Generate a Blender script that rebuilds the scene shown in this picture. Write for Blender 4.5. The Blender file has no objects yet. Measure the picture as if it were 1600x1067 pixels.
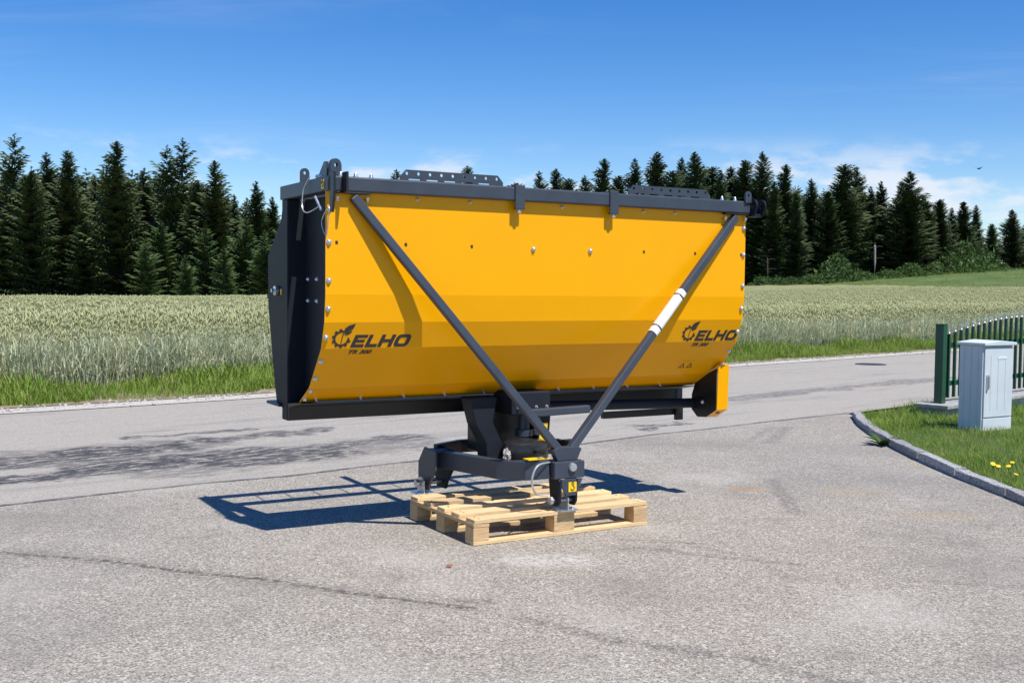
import bpy, bmesh, math, random
import numpy as np
from mathutils import Vector, Matrix, geometry, noise as mnoise
random.seed(7); rng = np.random.default_rng(11)
sc = bpy.context.scene
C = sc.collection
R_ = math.radians

# ------------------------------------------------------------------ camera
F_PX, HOR, ROLL, CAM_H = 1722.0, 450.0, 0.01, 1.43
pit = math.atan((533.5 - HOR) / F_PX)
fw = Vector((0, math.cos(pit), -math.sin(pit))); up = Vector((0, math.sin(pit), math.cos(pit))); rt = Vector((1, 0, 0))
r2 = rt * math.cos(ROLL) + up * math.sin(ROLL); u2 = -rt * math.sin(ROLL) + up * math.cos(ROLL)
cam = bpy.data.cameras.new('camera'); co = bpy.data.objects.new('camera', cam); C.objects.link(co)
M = Matrix((r2, u2, -fw)).transposed().to_4x4(); M.translation = Vector((0, 0, CAM_H)); co.matrix_world = M
cam.sensor_width = 36; cam.lens = F_PX / 1600 * 36; cam.clip_end = 5000; cam.clip_start = .05
sc.camera = co

# ------------------------------------------------------------------ sun, sky, exposure
YAW = .52
cy, sy = math.cos(YAW), math.sin(YAW)
SUN = Vector((.115 * cy + .53 * sy, .115 * sy - .53 * cy, 1)).normalized()
EL = math.asin(SUN.z); AZ = math.atan2(SUN.x, SUN.y)
sun = bpy.data.lights.new('sun', 'SUN'); sun.energy = 5.0; sun.angle = R_(.53); sun.color = (1, .965, .91)
so = bpy.data.objects.new('sun', sun); C.objects.link(so)
so.rotation_euler = (-SUN).to_track_quat('-Z', 'Y').to_euler(); so.location = SUN * 60
w = bpy.data.worlds.new('World'); sc.world = w; w.use_nodes = True
nt = w.node_tree; nt.nodes.clear()
def N(t, ty, **k):
    n = t.nodes.new(ty)
    for a, b in k.items(): setattr(n, a, b)
    return n
def mth(t, op, a, b=None, c=None, clamp=False):
    n = N(t, 'ShaderNodeMath', operation=op); n.use_clamp = clamp
    for i, v in enumerate((a, b, c)):
        if v is None: continue
        if isinstance(v, (int, float)): n.inputs[i].default_value = v
        else: t.links.new(v, n.inputs[i])
    return n.outputs[0]
def smooth(t, x, lo, hi):
    n = N(t, 'ShaderNodeMapRange', interpolation_type='SMOOTHSTEP'); t.links.new(x, n.inputs[0])
    n.inputs[1].default_value = lo; n.inputs[2].default_value = hi; return n.outputs[0]
def noise(t, vec, scale, detail=4, rough=.55, dist=0):
    n = N(t, 'ShaderNodeTexNoise'); n.inputs['Scale'].default_value = scale; n.inputs['Detail'].default_value = detail
    n.inputs['Roughness'].default_value = rough; n.inputs['Distortion'].default_value = dist
    if vec is not None: t.links.new(vec, n.inputs['Vector'])
    return n.outputs[0]
def mapping(t, vec, scale=(1, 1, 1), rot=(0, 0, 0), loc=(0, 0, 0)):
    n = N(t, 'ShaderNodeMapping'); n.inputs['Scale'].default_value = scale; n.inputs['Rotation'].default_value = rot; n.inputs['Location'].default_value = loc
    t.links.new(vec, n.inputs['Vector']); return n.outputs[0]
sky = N(nt, 'ShaderNodeTexSky', sky_type='NISHITA'); sky.sun_disc = False
sky.sun_elevation = EL; sky.sun_rotation = AZ; sky.altitude = 700; sky.air_density = 1.0; sky.dust_density = .3; sky.ozone_density = 3.0
tc = N(nt, 'ShaderNodeTexCoord'); d = tc.outputs['Generated']
sep = N(nt, 'ShaderNodeSeparateXYZ'); nt.links.new(d, sep.inputs[0]); dz = sep.outputs[2]
zz = mth(nt, 'MAXIMUM', dz, .02)
cx_ = mth(nt, 'DIVIDE', sep.outputs[0], mth(nt, 'ADD', zz, .12)); cy_ = mth(nt, 'DIVIDE', sep.outputs[1], mth(nt, 'ADD', zz, .12))
cmb = N(nt, 'ShaderNodeCombineXYZ'); nt.links.new(cx_, cmb.inputs[0]); nt.links.new(cy_, cmb.inputs[1])
cir = noise(nt, mapping(nt, cmb.outputs[0], (.45, 1.9, 1), (0, 0, .5)), 1.5, 7, .62, .7)
cir2 = noise(nt, mapping(nt, cmb.outputs[0], (.6, .6, 1), (0, 0, 0), (3, 1, 0)), .8, 3)
cirm = mth(nt, 'MULTIPLY', smooth(nt, cir, .46, .80), smooth(nt, cir2, .42, .68))
cirm = mth(nt, 'MULTIPLY', cirm, .42)
cv = mapping(nt, d, (1, 1, 3.0), (0, 0, 0), (4.1, 2.3, 0))
cum = noise(nt, cv, 7.5, 7, .55, .1)
cumm = mth(nt, 'MULTIPLY', smooth(nt, cum, .52, .64), mth(nt, 'MULTIPLY', smooth(nt, dz, .03, .075), mth(nt, 'SUBTRACT', 1, smooth(nt, dz, .09, .14))))
cumm = mth(nt, 'MULTIPLY', cumm, .8)
cl = mth(nt, 'MAXIMUM', cirm, cumm)
hs = N(nt, 'ShaderNodeHueSaturation'); hs.inputs['Saturation'].default_value = 1.40; hs.inputs['Value'].default_value = 1.2; hs.inputs['Hue'].default_value = .511
nt.links.new(sky.outputs[0], hs.inputs['Color'])
mx = N(nt, 'ShaderNodeMix', data_type='RGBA'); nt.links.new(cl, mx.inputs[0]); nt.links.new(hs.outputs[0], mx.inputs[6]); mx.inputs[7].default_value = (7.2, 7.4, 8.0, 1)
bg = N(nt, 'ShaderNodeBackground'); bg.inputs[1].default_value = .10; nt.links.new(mx.outputs[2], bg.inputs[0])
wo = N(nt, 'ShaderNodeOutputWorld'); nt.links.new(bg.outputs[0], wo.inputs[0])
sc.view_settings.view_transform = 'Standard'; sc.view_settings.look = 'None'; sc.view_settings.gamma = 1
sc.view_settings.exposure = .30; sc.view_settings.use_curve_mapping = False
sc.cycles.max_bounces = 4; sc.cycles.diffuse_bounces = 3; sc.cycles.transparent_max_bounces = 4

# ------------------------------------------------------------------ materials
MATS = {}
def pmat(name, col, rough=.5, metal=0, var=.0, vscale=8, bump=0, bscale=60, spec=.5, col2=None, stretch=(1, 1, 1), coat=0, trans=0):
    if name in MATS: return MATS[name]
    m = bpy.data.materials.new(name); m.use_nodes = True; t = m.node_tree; b = t.nodes['Principled BSDF']
    b.inputs['Roughness'].default_value = rough; b.inputs['Metallic'].default_value = metal
    b.inputs['Specular IOR Level'].default_value = spec; b.inputs['Coat Weight'].default_value = coat
    b.inputs['Base Color'].default_value = (*col, 1)
    tcn = N(t, 'ShaderNodeTexCoord'); v = mapping(t, tcn.outputs['Object'], stretch)
    if var or col2:
        f = noise(t, v, vscale, 5, .6)
        f = smooth(t, f, .3, .7)
        mxn = N(t, 'ShaderNodeMix', data_type='RGBA'); t.links.new(f, mxn.inputs[0])
        c2 = col2 or tuple(min(1, c * (1 + var)) for c in col); c1 = col if col2 else tuple(c * (1 - var) for c in col)
        mxn.inputs[6].default_value = (*c1, 1); mxn.inputs[7].default_value = (*c2, 1)
        t.links.new(mxn.outputs[2], b.inputs['Base Color'])
    if name in ('pallet_wood', 'pallet_block', 'granite'):
        oi = N(t, 'ShaderNodeObjectInfo'); hv = N(t, 'ShaderNodeHueSaturation'); src = b.inputs['Base Color'].links[0].from_socket
        t.links.new(src, hv.inputs['Color']); t.links.new(mth(t, 'ADD', mth(t, 'MULTIPLY', oi.outputs['Random'], .34), .80), hv.inputs['Value']); t.links.new(hv.outputs[0], b.inputs['Base Color'])
    if bump:
        bn = N(t, 'ShaderNodeBump'); bn.inputs['Strength'].default_value = bump; bn.inputs['Distance'].default_value = .01
        t.links.new(noise(t, v, bscale, 4), bn.inputs['Height']); t.links.new(bn.outputs[0], b.inputs['Normal'])
    if trans:
        ts = N(t, 'ShaderNodeBsdfTranslucent'); ts.inputs[0].default_value = (*(col2 or col), 1)
        ms = N(t, 'ShaderNodeMixShader'); ms.inputs[0].default_value = trans
        out = t.nodes['Material Output']; t.links.new(b.outputs[0], ms.inputs[1]); t.links.new(ts.outputs[0], ms.inputs[2]); t.links.new(ms.outputs[0], out.inputs[0])
    MATS[name] = m; return m
YEL = pmat('yellow_paint', (.84, .372, .001), .25, 0, .02, 2.2, .035, 3, .2)
GREY = pmat('slate_paint', (.040, .050, .068), .42, 0, .10, 6, .05, 120)
GREYD = pmat('dark_slate_paint', (.012, .015, .022), .55, 0, .12, 6, .05, 120, .25)
BLACK = pmat('black_paint', (.012, .012, .014), .38, 0, .1, 10)
ZINC = pmat('zinc_steel', (.62, .64, .66), .32, .85, .12, 40)
WIRE = pmat('steel_wire', (.6, .6, .58), .4, .7)
RUBB = pmat('black_plastic', (.022, .022, .024), .25, 0, .1, 10)
WHITE = pmat('white_film', (.80, .80, .78), .5, 0, .04, 20, .3, 60)
STICK = pmat('yellow_sticker', (.85, .55, .01), .4)
INK = pmat('decal_ink', (.030, .026, .026), .45)
WOOD = pmat('pallet_wood', (.62, .42, .21), .75, 0, 0, 5, .35, 30, .3, (.74, .54, .30), (1, 14, 14))
WOODB = pmat('pallet_block', (.50, .33, .16), .8, 0, 0, 12, .4, 50, .3, (.64, .45, .24), (1, 6, 6))
GREEN = pmat('green_fence_paint', (.008, .065, .034), .35, 0, .12, 6)
CAB = pmat('cabinet_grey', (.56, .60, .63), .55, 0, .04, 4, .04, 30)
CONC = pmat('concrete', (.34, .33, .31), .85, 0, .2, 14, .4, 90)
PLAST = pmat('cream_render', (.62, .58, .50), .85, 0, .06, 6, .3, 120)
GRAN = pmat('granite', (.17, .17, .175), .85, 0, 0, 55, 1.0, 45, .3, (.46, .455, .45))
BARK = pmat('bark', (.075, .055, .04), .9, 0, .3, 6, .5, 20)
BARKW = pmat('pale_bark', (.27, .25, .22), .85, 0, .3, 5)
NEED = [pmat('needles_dark', (.036, .052, .020), .7, 0, 0, .5, col2=(.072, .096, .034), spec=.25),
        pmat('needles_mid', (.034, .054, .020), .7, 0, 0, .5, col2=(.064, .092, .032), spec=.25),
        pmat('needles_young', (.042, .076, .022), .7, 0, 0, .6, col2=(.075, .12, .034), spec=.25)]
LEAFM = pmat('broadleaf', (.045, .095, .022), .6, 0, 0, .8, col2=(.085, .15, .035), spec=.3, trans=.25)
GRASSM = pmat('grass_blades', (.12, .225, .022), .6, 0, 0, 2.2, col2=(.24, .34, .05), spec=.3, trans=.3)
GRASSD = pmat('grass_dry', (.20, .20, .07), .7, 0, 0, 3, col2=(.30, .27, .12), spec=.2, trans=.2)
STALK = pmat('wheat_stalk', (.40, .47, .33), .6, 0, 0, 1.6, col2=(.62, .62, .40), spec=.3, trans=.2)
EARM = pmat('wheat_ear', (.33, .35, .165), .65, 0, 0, 1.0, col2=(.48, .49, .26), spec=.3, trans=.15)

# ------------------------------------------------------------------ mesh helpers
class MB:
    def __init__(s): s.v = []; s.f = []
    def add(s, vs, fs):
        b = len(s.v); s.v += [tuple(p) for p in vs]; s.f += [tuple(b + i for i in f) for f in fs]; return s
    def box(s, x0, x1, y0, y1, z0, z1):
        return s.add([(x, y, z) for z in (z0, z1) for y in (y0, y1) for x in (x0, x1)], [(0, 2, 3, 1), (4, 5, 7, 6), (0, 1, 5, 4), (2, 6, 7, 3), (0, 4, 6, 2), (1, 3, 7, 5)])
    def plate(s, loops, o, ex, ey, th):
        o = Vector(o); ex = Vector(ex).normalized(); ey = Vector(ey).normalized(); ez = ex.cross(ey)
        L3 = [[Vector((a, b, 0)) for a, b in lp] for lp in loops]
        tri = geometry.tessellate_polygon(L3); flat = [p for lp in L3 for p in lp]; n = len(flat)
        P = [o + ex * p.x + ey * p.y + ez * (th / 2) for p in flat] + [o + ex * p.x + ey * p.y - ez * (th / 2) for p in flat]
        fs = []
        for t in tri:
            a, b, c = t
            cr = (flat[b] - flat[a]).cross(flat[c] - flat[a]).z
            if cr < 0: a, c = c, a
            fs += [(a, b, c), (n + c, n + b, n + a)]
        k = 0
        for i, lp in enumerate(loops):
            m = len(lp)
            ar = sum(lp[j][0] * lp[(j + 1) % m][1] - lp[(j + 1) % m][0] * lp[j][1] for j in range(m))
            fl = (ar > 0) != (i > 0)
            for j in range(m):
                a, b = k + j, k + (j + 1) % m
                fs.append((a, n + a, n + b, b) if fl else (a, b, n + b, n + a))
            k += m
        return s.add(P, fs)
    def sweep(s, path, sec, upv=(0, 0, 1), closed_sec=True, caps=True):
        path = [Vector(p) for p in path]; upv = Vector(upv); n = len(sec); vs = []; fs = []
        for i, p in enumerate(path):
            t = (path[min(i + 1, len(path) - 1)] - path[max(i - 1, 0)]).normalized()
            a = t.cross(upv)
            if a.length < 1e-4: a = t.cross(Vector((1, 0, 0)))
            a.normalize(); b = a.cross(t).normalized()
            vs += [p + a * q[0] + b * q[1] for q in sec]
        for i in range(len(path) - 1):
            for j in range(n):
                k = (j + 1) % n; fs.append((i * n + j, i * n + k, (i + 1) * n + k, (i + 1) * n + j))
        if caps: fs += [tuple(range(n))[::-1], tuple((len(path) - 1) * n + j for j in range(n))]
        return s.add(vs, fs)
    def tube(s, path, r, n=8, upv=(0, 0, 1)):
        return s.sweep(path, [(r * math.cos(2 * math.pi * j / n), r * math.sin(2 * math.pi * j / n)) for j in range(n)], upv)
    def bar(s, p0, p1, w_, h, upv=(0, 0, 1)):
        return s.sweep([p0, p1], [(-w_ / 2, -h / 2), (w_ / 2, -h / 2), (w_ / 2, h / 2), (-w_ / 2, h / 2)], upv)
    def lathe(s, o, prof, n=20, ax=(0, 0, 1)):
        o = Vector(o); az = Vector(ax).normalized(); a = az.orthogonal().normalized(); b = az.cross(a)
        vs = []; fs = []
        for r, h in prof:
            vs += [o + az * h + (a * math.cos(2 * math.pi * j / n) + b * math.sin(2 * math.pi * j / n)) * r for j in range(n)]
        for i in range(len(prof) - 1):
            for j in range(n):
                k = (j + 1) % n; fs.append((i * n + j, i * n + k, (i + 1) * n + k, (i + 1) * n + j))
        fs += [tuple(range(n))[::-1], tuple((len(prof) - 1) * n + j for j in range(n))]
        return s.add(vs, fs)
    def mesh(s, name, mat, smooth_=False):
        me = bpy.data.meshes.new(name); me.from_pydata(s.v, [], s.f); me.validate()
        bm = bmesh.new(); bm.from_mesh(me); bmesh.ops.recalc_face_normals(bm, faces=bm.faces); bm.to_mesh(me); bm.free()
        if mat: me.materials.append(mat)
        if smooth_:
            me.polygons.foreach_set('use_smooth', [True] * len(me.polygons)); me.set_sharp_from_angle(angle=R_(38))
        return me
    def build(s, name, mat, parent=None, bevel=0, smooth_=False):
        o = bpy.data.objects.new(name, s.mesh(name, mat, smooth_)); C.objects.link(o); o.parent = parent
        if bevel:
            b = o.modifiers.new('bevel', 'BEVEL'); b.width = bevel; b.segments = 2; b.limit_method = 'ANGLE'; b.angle_limit = R_(40)
        return o
def tag(o, label=None, cat=None, group=None, kind=None):
    if label: o['label'] = label
    if cat: o['category'] = cat
    if group: o['group'] = group
    if kind: o['kind'] = kind
    return o
def empty(name, loc=(0, 0, 0), rz=0):
    o = bpy.data.objects.new(name, None); C.objects.link(o); o.location = loc; o.rotation_euler = (0, 0, rz); o.empty_display_size = .1; return o
def inst(name, me, parent, loc, rot=None, scale=None):
    o = bpy.data.objects.new(name, me); C.objects.link(o); o.parent = parent; o.location = loc
    if rot is not None: o.rotation_euler = rot
    if scale is not None: o.scale = scale
    return o
def np_mesh(name, V, tris, mats, mi=None):
    me = bpy.data.meshes.new(name); V = np.asarray(V, np.float32); tris = np.asarray(tris, np.int32)
    me.vertices.add(len(V)); me.vertices.foreach_set('co', V.ravel())
    me.loops.add(tris.size); me.loops.foreach_set('vertex_index', tris.ravel())
    me.polygons.add(len(tris)); me.polygons.foreach_set('loop_start', np.arange(0, tris.size, 3, dtype=np.int32))
    if mi is not None: me.polygons.foreach_set('material_index', np.asarray(mi, np.int32))
    for m in mats: me.materials.append(m)
    me.update(calc_edges=True); me.validate(); return me
def scatter(name, templates, pos, sc_, mats, tilt=.12, zsc=None):
    """templates: list of (verts Nx3, tris Mx3, matidx M); copies merged into one mesh"""
    n = len(pos); which = rng.integers(0, len(templates), n); Vs = []; Ts = []; Ms = []; base = 0
    for k, (tv, tt, tm) in enumerate(templates):
        idx = np.where(which == k)[0]; m = len(idx)
        if not m: continue
        a = rng.uniform(0, 2 * np.pi, m); ca, sa = np.cos(a), np.sin(a)
        s = sc_[idx]; zs = s if zsc is None else zsc[idx]
        X = tv[None, :, 0] * s[:, None]; Y = tv[None, :, 1] * s[:, None]; Z = tv[None, :, 2] * zs[:, None]
        tx = rng.normal(0, tilt, m)[:, None]; ty = rng.normal(0, tilt, m)[:, None]
        x = X * ca[:, None] - Y * sa[:, None] + Z * tx; y = X * sa[:, None] + Y * ca[:, None] + Z * ty
        P = np.stack([x, y, Z], 2) + pos[idx][:, None, :]
        Vs.append(P.reshape(-1, 3)); Ts.append((tt[None] + (np.arange(m) * len(tv))[:, None, None] + base).reshape(-1, 3)); Ms.append(np.tile(tm, m)); base += m * len(tv)
    return np_mesh(name, np.concatenate(Vs), np.concatenate(Ts), mats, np.concatenate(Ms))

# ------------------------------------------------------------------ terrain
def sst(t): t = np.clip(t, 0, 1); return t * t * (3 - 2 * t)
def gz(x, y):
    x = np.asarray(x, float); y = np.asarray(y, float)
    g = sst((y - 24) / 76) * (.17 + .025 * np.clip(x, -120, 160))
    g = g + 3.4 * (1 - np.exp(-np.maximum(y - 88, 0) / 42)) * sst((x - 4) / 44)
    return g
RD = np.array([.742, .670]); RN = np.array([-.670, .742]); RP = np.array([-5.69, 12.21])
def road_pt(t, s): return RP + RD * t + RN * s
def rs(x, y): return (np.asarray(x) - RP[0]) * RN[0] + (np.asarray(y) - RP[1]) * RN[1]
def gmat(name):
    m = bpy.data.materials.new(name); m.use_nodes = True; t = m.node_tree; b = t.nodes['Principled BSDF']
    b.inputs['Roughness'].default_value = .9; b.inputs['Specular IOR Level'].default_value = .25
    tcn = N(t, 'ShaderNodeTexCoord'); return m, t, b, tcn.outputs['Object']
def mixc(t, f, a, b_):
    n = N(t, 'ShaderNodeMix', data_type='RGBA')
    if isinstance(f, (int, float)): n.inputs[0].default_value = f
    else: t.links.new(f, n.inputs[0])
    for i, c in ((6, a), (7, b_)):
        if isinstance(c, tuple): n.inputs[i].default_value = (*c, 1)
        else: t.links.new(c, n.inputs[i])
    return n.outputs[2]
def segdist(t, P, a, b_):
    ax, ay = a; bx, by = b_; dx, dy = bx - ax, by - ay; L2 = dx * dx + dy * dy
    sx, sy_ = P
    px = mth(t, 'SUBTRACT', sx, ax); py = mth(t, 'SUBTRACT', sy_, ay)
    h = mth(t, 'DIVIDE', mth(t, 'ADD', mth(t, 'MULTIPLY', px, dx), mth(t, 'MULTIPLY', py, dy)), L2, clamp=True)
    qx = mth(t, 'SUBTRACT', px, mth(t, 'MULTIPLY', h, dx)); qy = mth(t, 'SUBTRACT', py, mth(t, 'MULTIPLY', h, dy))
    return mth(t, 'SQRT', mth(t, 'ADD', mth(t, 'MULTIPLY', qx, qx), mth(t, 'MULTIPLY', qy, qy)))
def warped(t, P, amp, scale):
    n = N(t, 'ShaderNodeTexNoise'); n.inputs['Scale'].default_value = scale; n.inputs['Detail'].default_value = 4; t.links.new(P, n.inputs['Vector'])
    s = N(t, 'ShaderNodeSeparateXYZ'); t.links.new(P, s.inputs[0]); q = N(t, 'ShaderNodeSeparateColor'); t.links.new(n.outputs['Color'], q.inputs[0])
    return tuple(mth(t, 'ADD', s.outputs[i], mth(t, 'MULTIPLY', mth(t, 'SUBTRACT', q.outputs[i], .5), amp)) for i in (0, 1))

# chip-sealed yard
ym, t, b, P = gmat('chip_seal_asphalt')
vor = N(t, 'ShaderNodeTexVoronoi'); vor.inputs['Scale'].default_value = 150; t.links.new(P, vor.inputs['Vector'])
vor2 = N(t, 'ShaderNodeTexVoronoi'); vor2.inputs['Scale'].default_value = 105; t.links.new(P, vor2.inputs['Vector'])
sepc = N(t, 'ShaderNodeSeparateColor'); t.links.new(vor.outputs['Color'], sepc.inputs[0])
sepc2 = N(t, 'ShaderNodeSeparateColor'); t.links.new(vor2.outputs['Color'], sepc2.inputs[0])
chip = mixc(t, sepc.outputs[0], (.140, .121, .097), (.45, .41, .35))
chip = mixc(t, mth(t, 'MULTIPLY', smooth(t, sepc2.outputs[1], .84, .97), .6), chip, (.62, .58, .52))
chip = mixc(t, mth(t, 'MULTIPLY', smooth(t, sepc2.outputs[2], .90, .98), .5), chip, (.10, .09, .085))
big = noise(t, P, .55, 5, .6); chip = mixc(t, mth(t, 'MULTIPLY', smooth(t, big, .47, .70), .45), chip, (.17, .158, .138))
med = noise(t, mapping(t, P, (1, 1, 1), (0, 0, 0), (5, 3, 0)), 2.3, 5, .65); chip = mixc(t, mth(t, 'MULTIPLY', smooth(t, med, .53, .75), .38), chip, (.15, .137, .118))
lite = noise(t, mapping(t, P, (1, 1, 1), (0, 0, 0), (9, 1, 0)), 1.1, 4); chip = mixc(t, mth(t, 'MULTIPLY', smooth(t, lite, .50, .75), .35), chip, (.47, .44, .39))
Wp = warped(t, P, .10, 5); Wf = warped(t, P, .05, 14)
gr = noise(t, P, 26, 4, .7)
def stain(chip, dist, r0, r1, col, k, broken=True):
    f = mth(t, 'SUBTRACT', 1, smooth(t, dist, r0, r1))
    if broken: f = mth(t, 'MULTIPLY', f, smooth(t, gr, .36, .62))
    return mixc(t, mth(t, 'MULTIPLY', f, k), chip, col)
crk = [(-2.9, 5.84), (-2.11, 5.65), (-1.58, 5.42), (-1.24, 5.33), (-.77, 5.10), (-.17, 4.86)]
for a_, b_ in zip(crk[:-1], crk[1:]): chip = stain(chip, segdist(t, Wf, a_, b_), .010, .034, (.05, .045, .04), .92); chip = stain(chip, segdist(t, Wp, a_, b_), .02, .16, (.13, .12, .105), .4)
for a_, b_ in (((.05, 4.72), (.43, 4.43)), ((.43, 4.43), (.96, 4.21)), ((.96, 4.21), (1.3, 3.9))): chip = stain(chip, segdist(t, Wp, a_, b_), .01, .07, (.08, .075, .07), .55)
for a_, b_, wd, k in (((1.97, 8.27), (1.84, 7.05), .09, .6), ((2.89, 11.48), (2.42, 10.3), .12, .55), ((2.75, 11.5), (2.3, 10.5), .08, .4), ((.62, 6.25), (1.1, 6.15), .05, .5), ((.9, 5.95), (1.5, 5.7), .06, .5), ((1.0, 6.1), (1.35, 5.85), .04, .45), ((1.3, 5.3), (1.6, 5.12), .015, .8), ((2.0, 5.4), (2.6, 5.3), .06, .35)):
    chip = stain(chip, segdist(t, Wp, a_, b_), wd * .2, wd, (.09, .085, .08), k)
for c_, rr, col, k in (((1.71, 7.88), .13, (.42, .23, .07), .75), ((2.45, 7.85), .20, (.40, .27, .12), .5), ((2.75, 7.0), .22, (.38, .27, .13), .45), ((-.16, 4.98), .09, (.13, .10, .075), .85), ((.75, 6.02), .16, (.13, .11, .10), .6), ((2.9, 8.4), .9, (.17, .16, .155), .55), ((3.1, 9.9), .8, (.2, .19, .18), .4), ((.2, 5.75), .22, (.62, .60, .57), .55), ((3.35, 8.9), .12, (.34, .27, .16), .5)):
    chip = stain(chip, segdist(t, Wp, (c_[0] - rr * .6, c_[1]), (c_[0] + rr * .6, c_[1])), rr * .1, rr, col, k)
t.links.new(chip, b.inputs['Base Color'])
bn = N(t, 'ShaderNodeBump'); bn.inputs['Strength'].default_value = .55; bn.inputs['Distance'].default_value = .006
t.links.new(mth(t, 'SUBTRACT', 1, vor.outputs['Distance']), bn.inputs['Height']); t.links.new(bn.outputs[0], b.inputs['Normal'])
YARDM = ym
# road asphalt
rm, t, b, P = gmat('road_asphalt')
Q = mapping(t, P, (1, 1, 1), (0, 0, -.734))
base = mixc(t, smooth(t, noise(t, P, 75, 5, .75), .3, .7), (.225, .203, .172), (.44, .405, .355))
st = noise(t, mapping(t, Q, (.35, 3.2, 1)), 1.0, 6, .65, .4); base = mixc(t, mth(t, 'MULTIPLY', smooth(t, st, .50, .72), .45), base, (.15, .148, .145))
st2 = noise(t, mapping(t, Q, (.5, 5, 1), (0, 0, 0), (4, 4, 0)), 1.6, 6, .7); base = mixc(t, mth(t, 'MULTIPLY', smooth(t, st2, .58, .68), .4), base, (.10, .10, .10))
Wr = warped(t, P, .7, 2.6); grr = noise(t, mapping(t, Q, (1.1, 3.4, 1)), 4.5, 8, .78)
for a_, b_, wd, k in (((-3.75, 9.35), (-3.05, 9.7), .24, .95), ((-3.3, 8.6), (-2.2, 9.5), .26, .9), ((-3.9, 7.75), (-2.55, 8.95), .24, .85), ((-2.9, 10.1), (-1.9, 10.9), .22, .85), ((-2.3, 8.75), (-1.6, 9.45), .26, .85), ((-4.4, 8.6), (-2.9, 9.95), .45, .6), ((-2.7, 8.6), (-1.0, 10.1), .5, .5), ((1.35, 11.5), (1.75, 11.75), .13, .8), ((1.3, 11.2), (1.5, 11.35), .08, .8), ((2.3, 14.0), (7.5, 18.6), .22, .5), ((-4.9, 8.0), (-3.3, 9.3), .3, .8), ((-4.6, 7.3), (-3.4, 8.2), .22, .8), ((-1.9, 9.6), (-.9, 10.6), .16, .7), ((-3.6, 10.2), (-2.6, 11.0), .10, .8)):
    f = mth(t, 'SUBTRACT', 1, smooth(t, segdist(t, Wr, a_, b_), wd * .6, wd * 1.25)); f = mth(t, 'MULTIPLY', f, smooth(t, grr, .42, .52))
    base = mixc(t, mth(t, 'MULTIPLY', f, k), base, (.045, .045, .05))
t.links.new(base, b.inputs['Base Color'])
bn = N(t, 'ShaderNodeBump'); bn.inputs['Strength'].default_value = .4; bn.inputs['Distance'].default_value = .006
t.links.new(noise(t, P, 130, 3), bn.inputs['Height']); t.links.new(bn.outputs[0], b.inputs['Normal'])
ROADM = rm
SOIL = pmat('verge_soil', (.20, .16, .10), .95, 0, 0, 3, .5, 60, .2, (.30, .25, .17))
GRAV = pmat('gravel_shoulder', (.34, .31, .27), .95, 0, 0, 45, .7, 60, .2, (.56, .53, .48))
FIELDM = pmat('field_ground', (.065, .105, .028), .95, 0, 0, .25, .6, 3, .2, (.12, .155, .045))
LAWNM = pmat('lawn_soil', (.05, .085, .018), .95, 0, 0, 5, .5, 40, .2, (.085, .11, .03))

# ground sheet to the horizon
xs = np.unique(np.concatenate([np.linspace(-1500, -160, 12), np.linspace(-150, 190, 69), np.linspace(200, 1500, 12)]))
ys = np.unique(np.concatenate([np.linspace(-300, -20, 6), np.linspace(-10, 260, 73), np.linspace(280, 2600, 14)]))
GX, GY = np.meshgrid(xs, ys); nx = len(xs)
Vg = np.stack([GX.ravel(), GY.ravel(), gz(GX.ravel(), GY.ravel()) - .03], 1)
q = np.arange(len(Vg)).reshape(len(ys), nx); a_ = q[:-1, :-1].ravel(); b_ = q[:-1, 1:].ravel(); c_ = q[1:, 1:].ravel(); d_ = q[1:, :-1].ravel()
me = np_mesh('ground', Vg, np.concatenate([np.stack([a_, b_, c_], 1), np.stack([a_, c_, d_], 1)]), [FIELDM])
g = bpy.data.objects.new('ground', me); C.objects.link(g); tag(g, kind='structure')

# yard sheet, road ribbon with its tar joint, gravel shoulder
JOINT = [(-9.5, 1.4), (-6.5, 4.1), (-4.4, 6.05), (-3.28, 7.02), (-2.75, 7.47), (-2.18, 7.92), (-1.65, 8.25), (-1.12, 8.75), (-.69, 9.08), (.0, 9.58), (.65, 10.1), (1.4, 10.82), (1.97, 11.25), (2.8, 11.98), (3.95, 12.9)]
JN = JOINT + [(6.5, 15.25), (10, 18.6), (20, 28.0), (40, 46.5), (70, 74)]
mb = MB(); pts = JOINT + [(3.95, 12.3), (9, 12), (9, -6), (-9.5, -6)]
pts2 = [(x, y - .001) for x, y in pts]
mb.add([(x, y, 0) for x, y in pts2], [tuple(range(len(pts2)))[::-1]])
yard = mb.build('yard', YARDM); tag(yard, kind='structure')
FAR = [(-14, 4.6), (-9, 9.2), (-5.63, 12.09), (-5.08, 12.5), (-4.5, 13.02), (-3.93, 13.49), (-3.12, 14.2), (.5, 17.45), (4.17, 20.75), (5.83, 22.27), (7.69, 24.01), (9.85, 26.05), (20, 35.6), (40, 54.5), (75, 87)]
def resamp(P, n):
    P = np.array(P, float); dd = np.r_[0, np.cumsum(np.hypot(*np.diff(P, axis=0).T))]; s = np.linspace(0, dd[-1], n)
    return np.stack([np.interp(s, dd, P[:, 0]), np.interp(s, dd, P[:, 1])], 1)
def ribbon(name, A, B, n, mat, dz, cols=4):
    A = resamp(A, n); B = resamp(B, n); mb = MB(); V_ = []
    for i in range(n):
        for j in range(cols + 1):
            p = A[i] * (1 - j / cols) + B[i] * j / cols; V_.append((p[0], p[1], float(gz(p[0], p[1])) + dz))
    F_ = [(i * (cols + 1) + j, i * (cols + 1) + j + 1, (i + 1) * (cols + 1) + j + 1, (i + 1) * (cols + 1) + j) for i in range(n - 1) for j in range(cols)]
    mb.add(V_, F_); return mb.build(name, mat)
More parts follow.
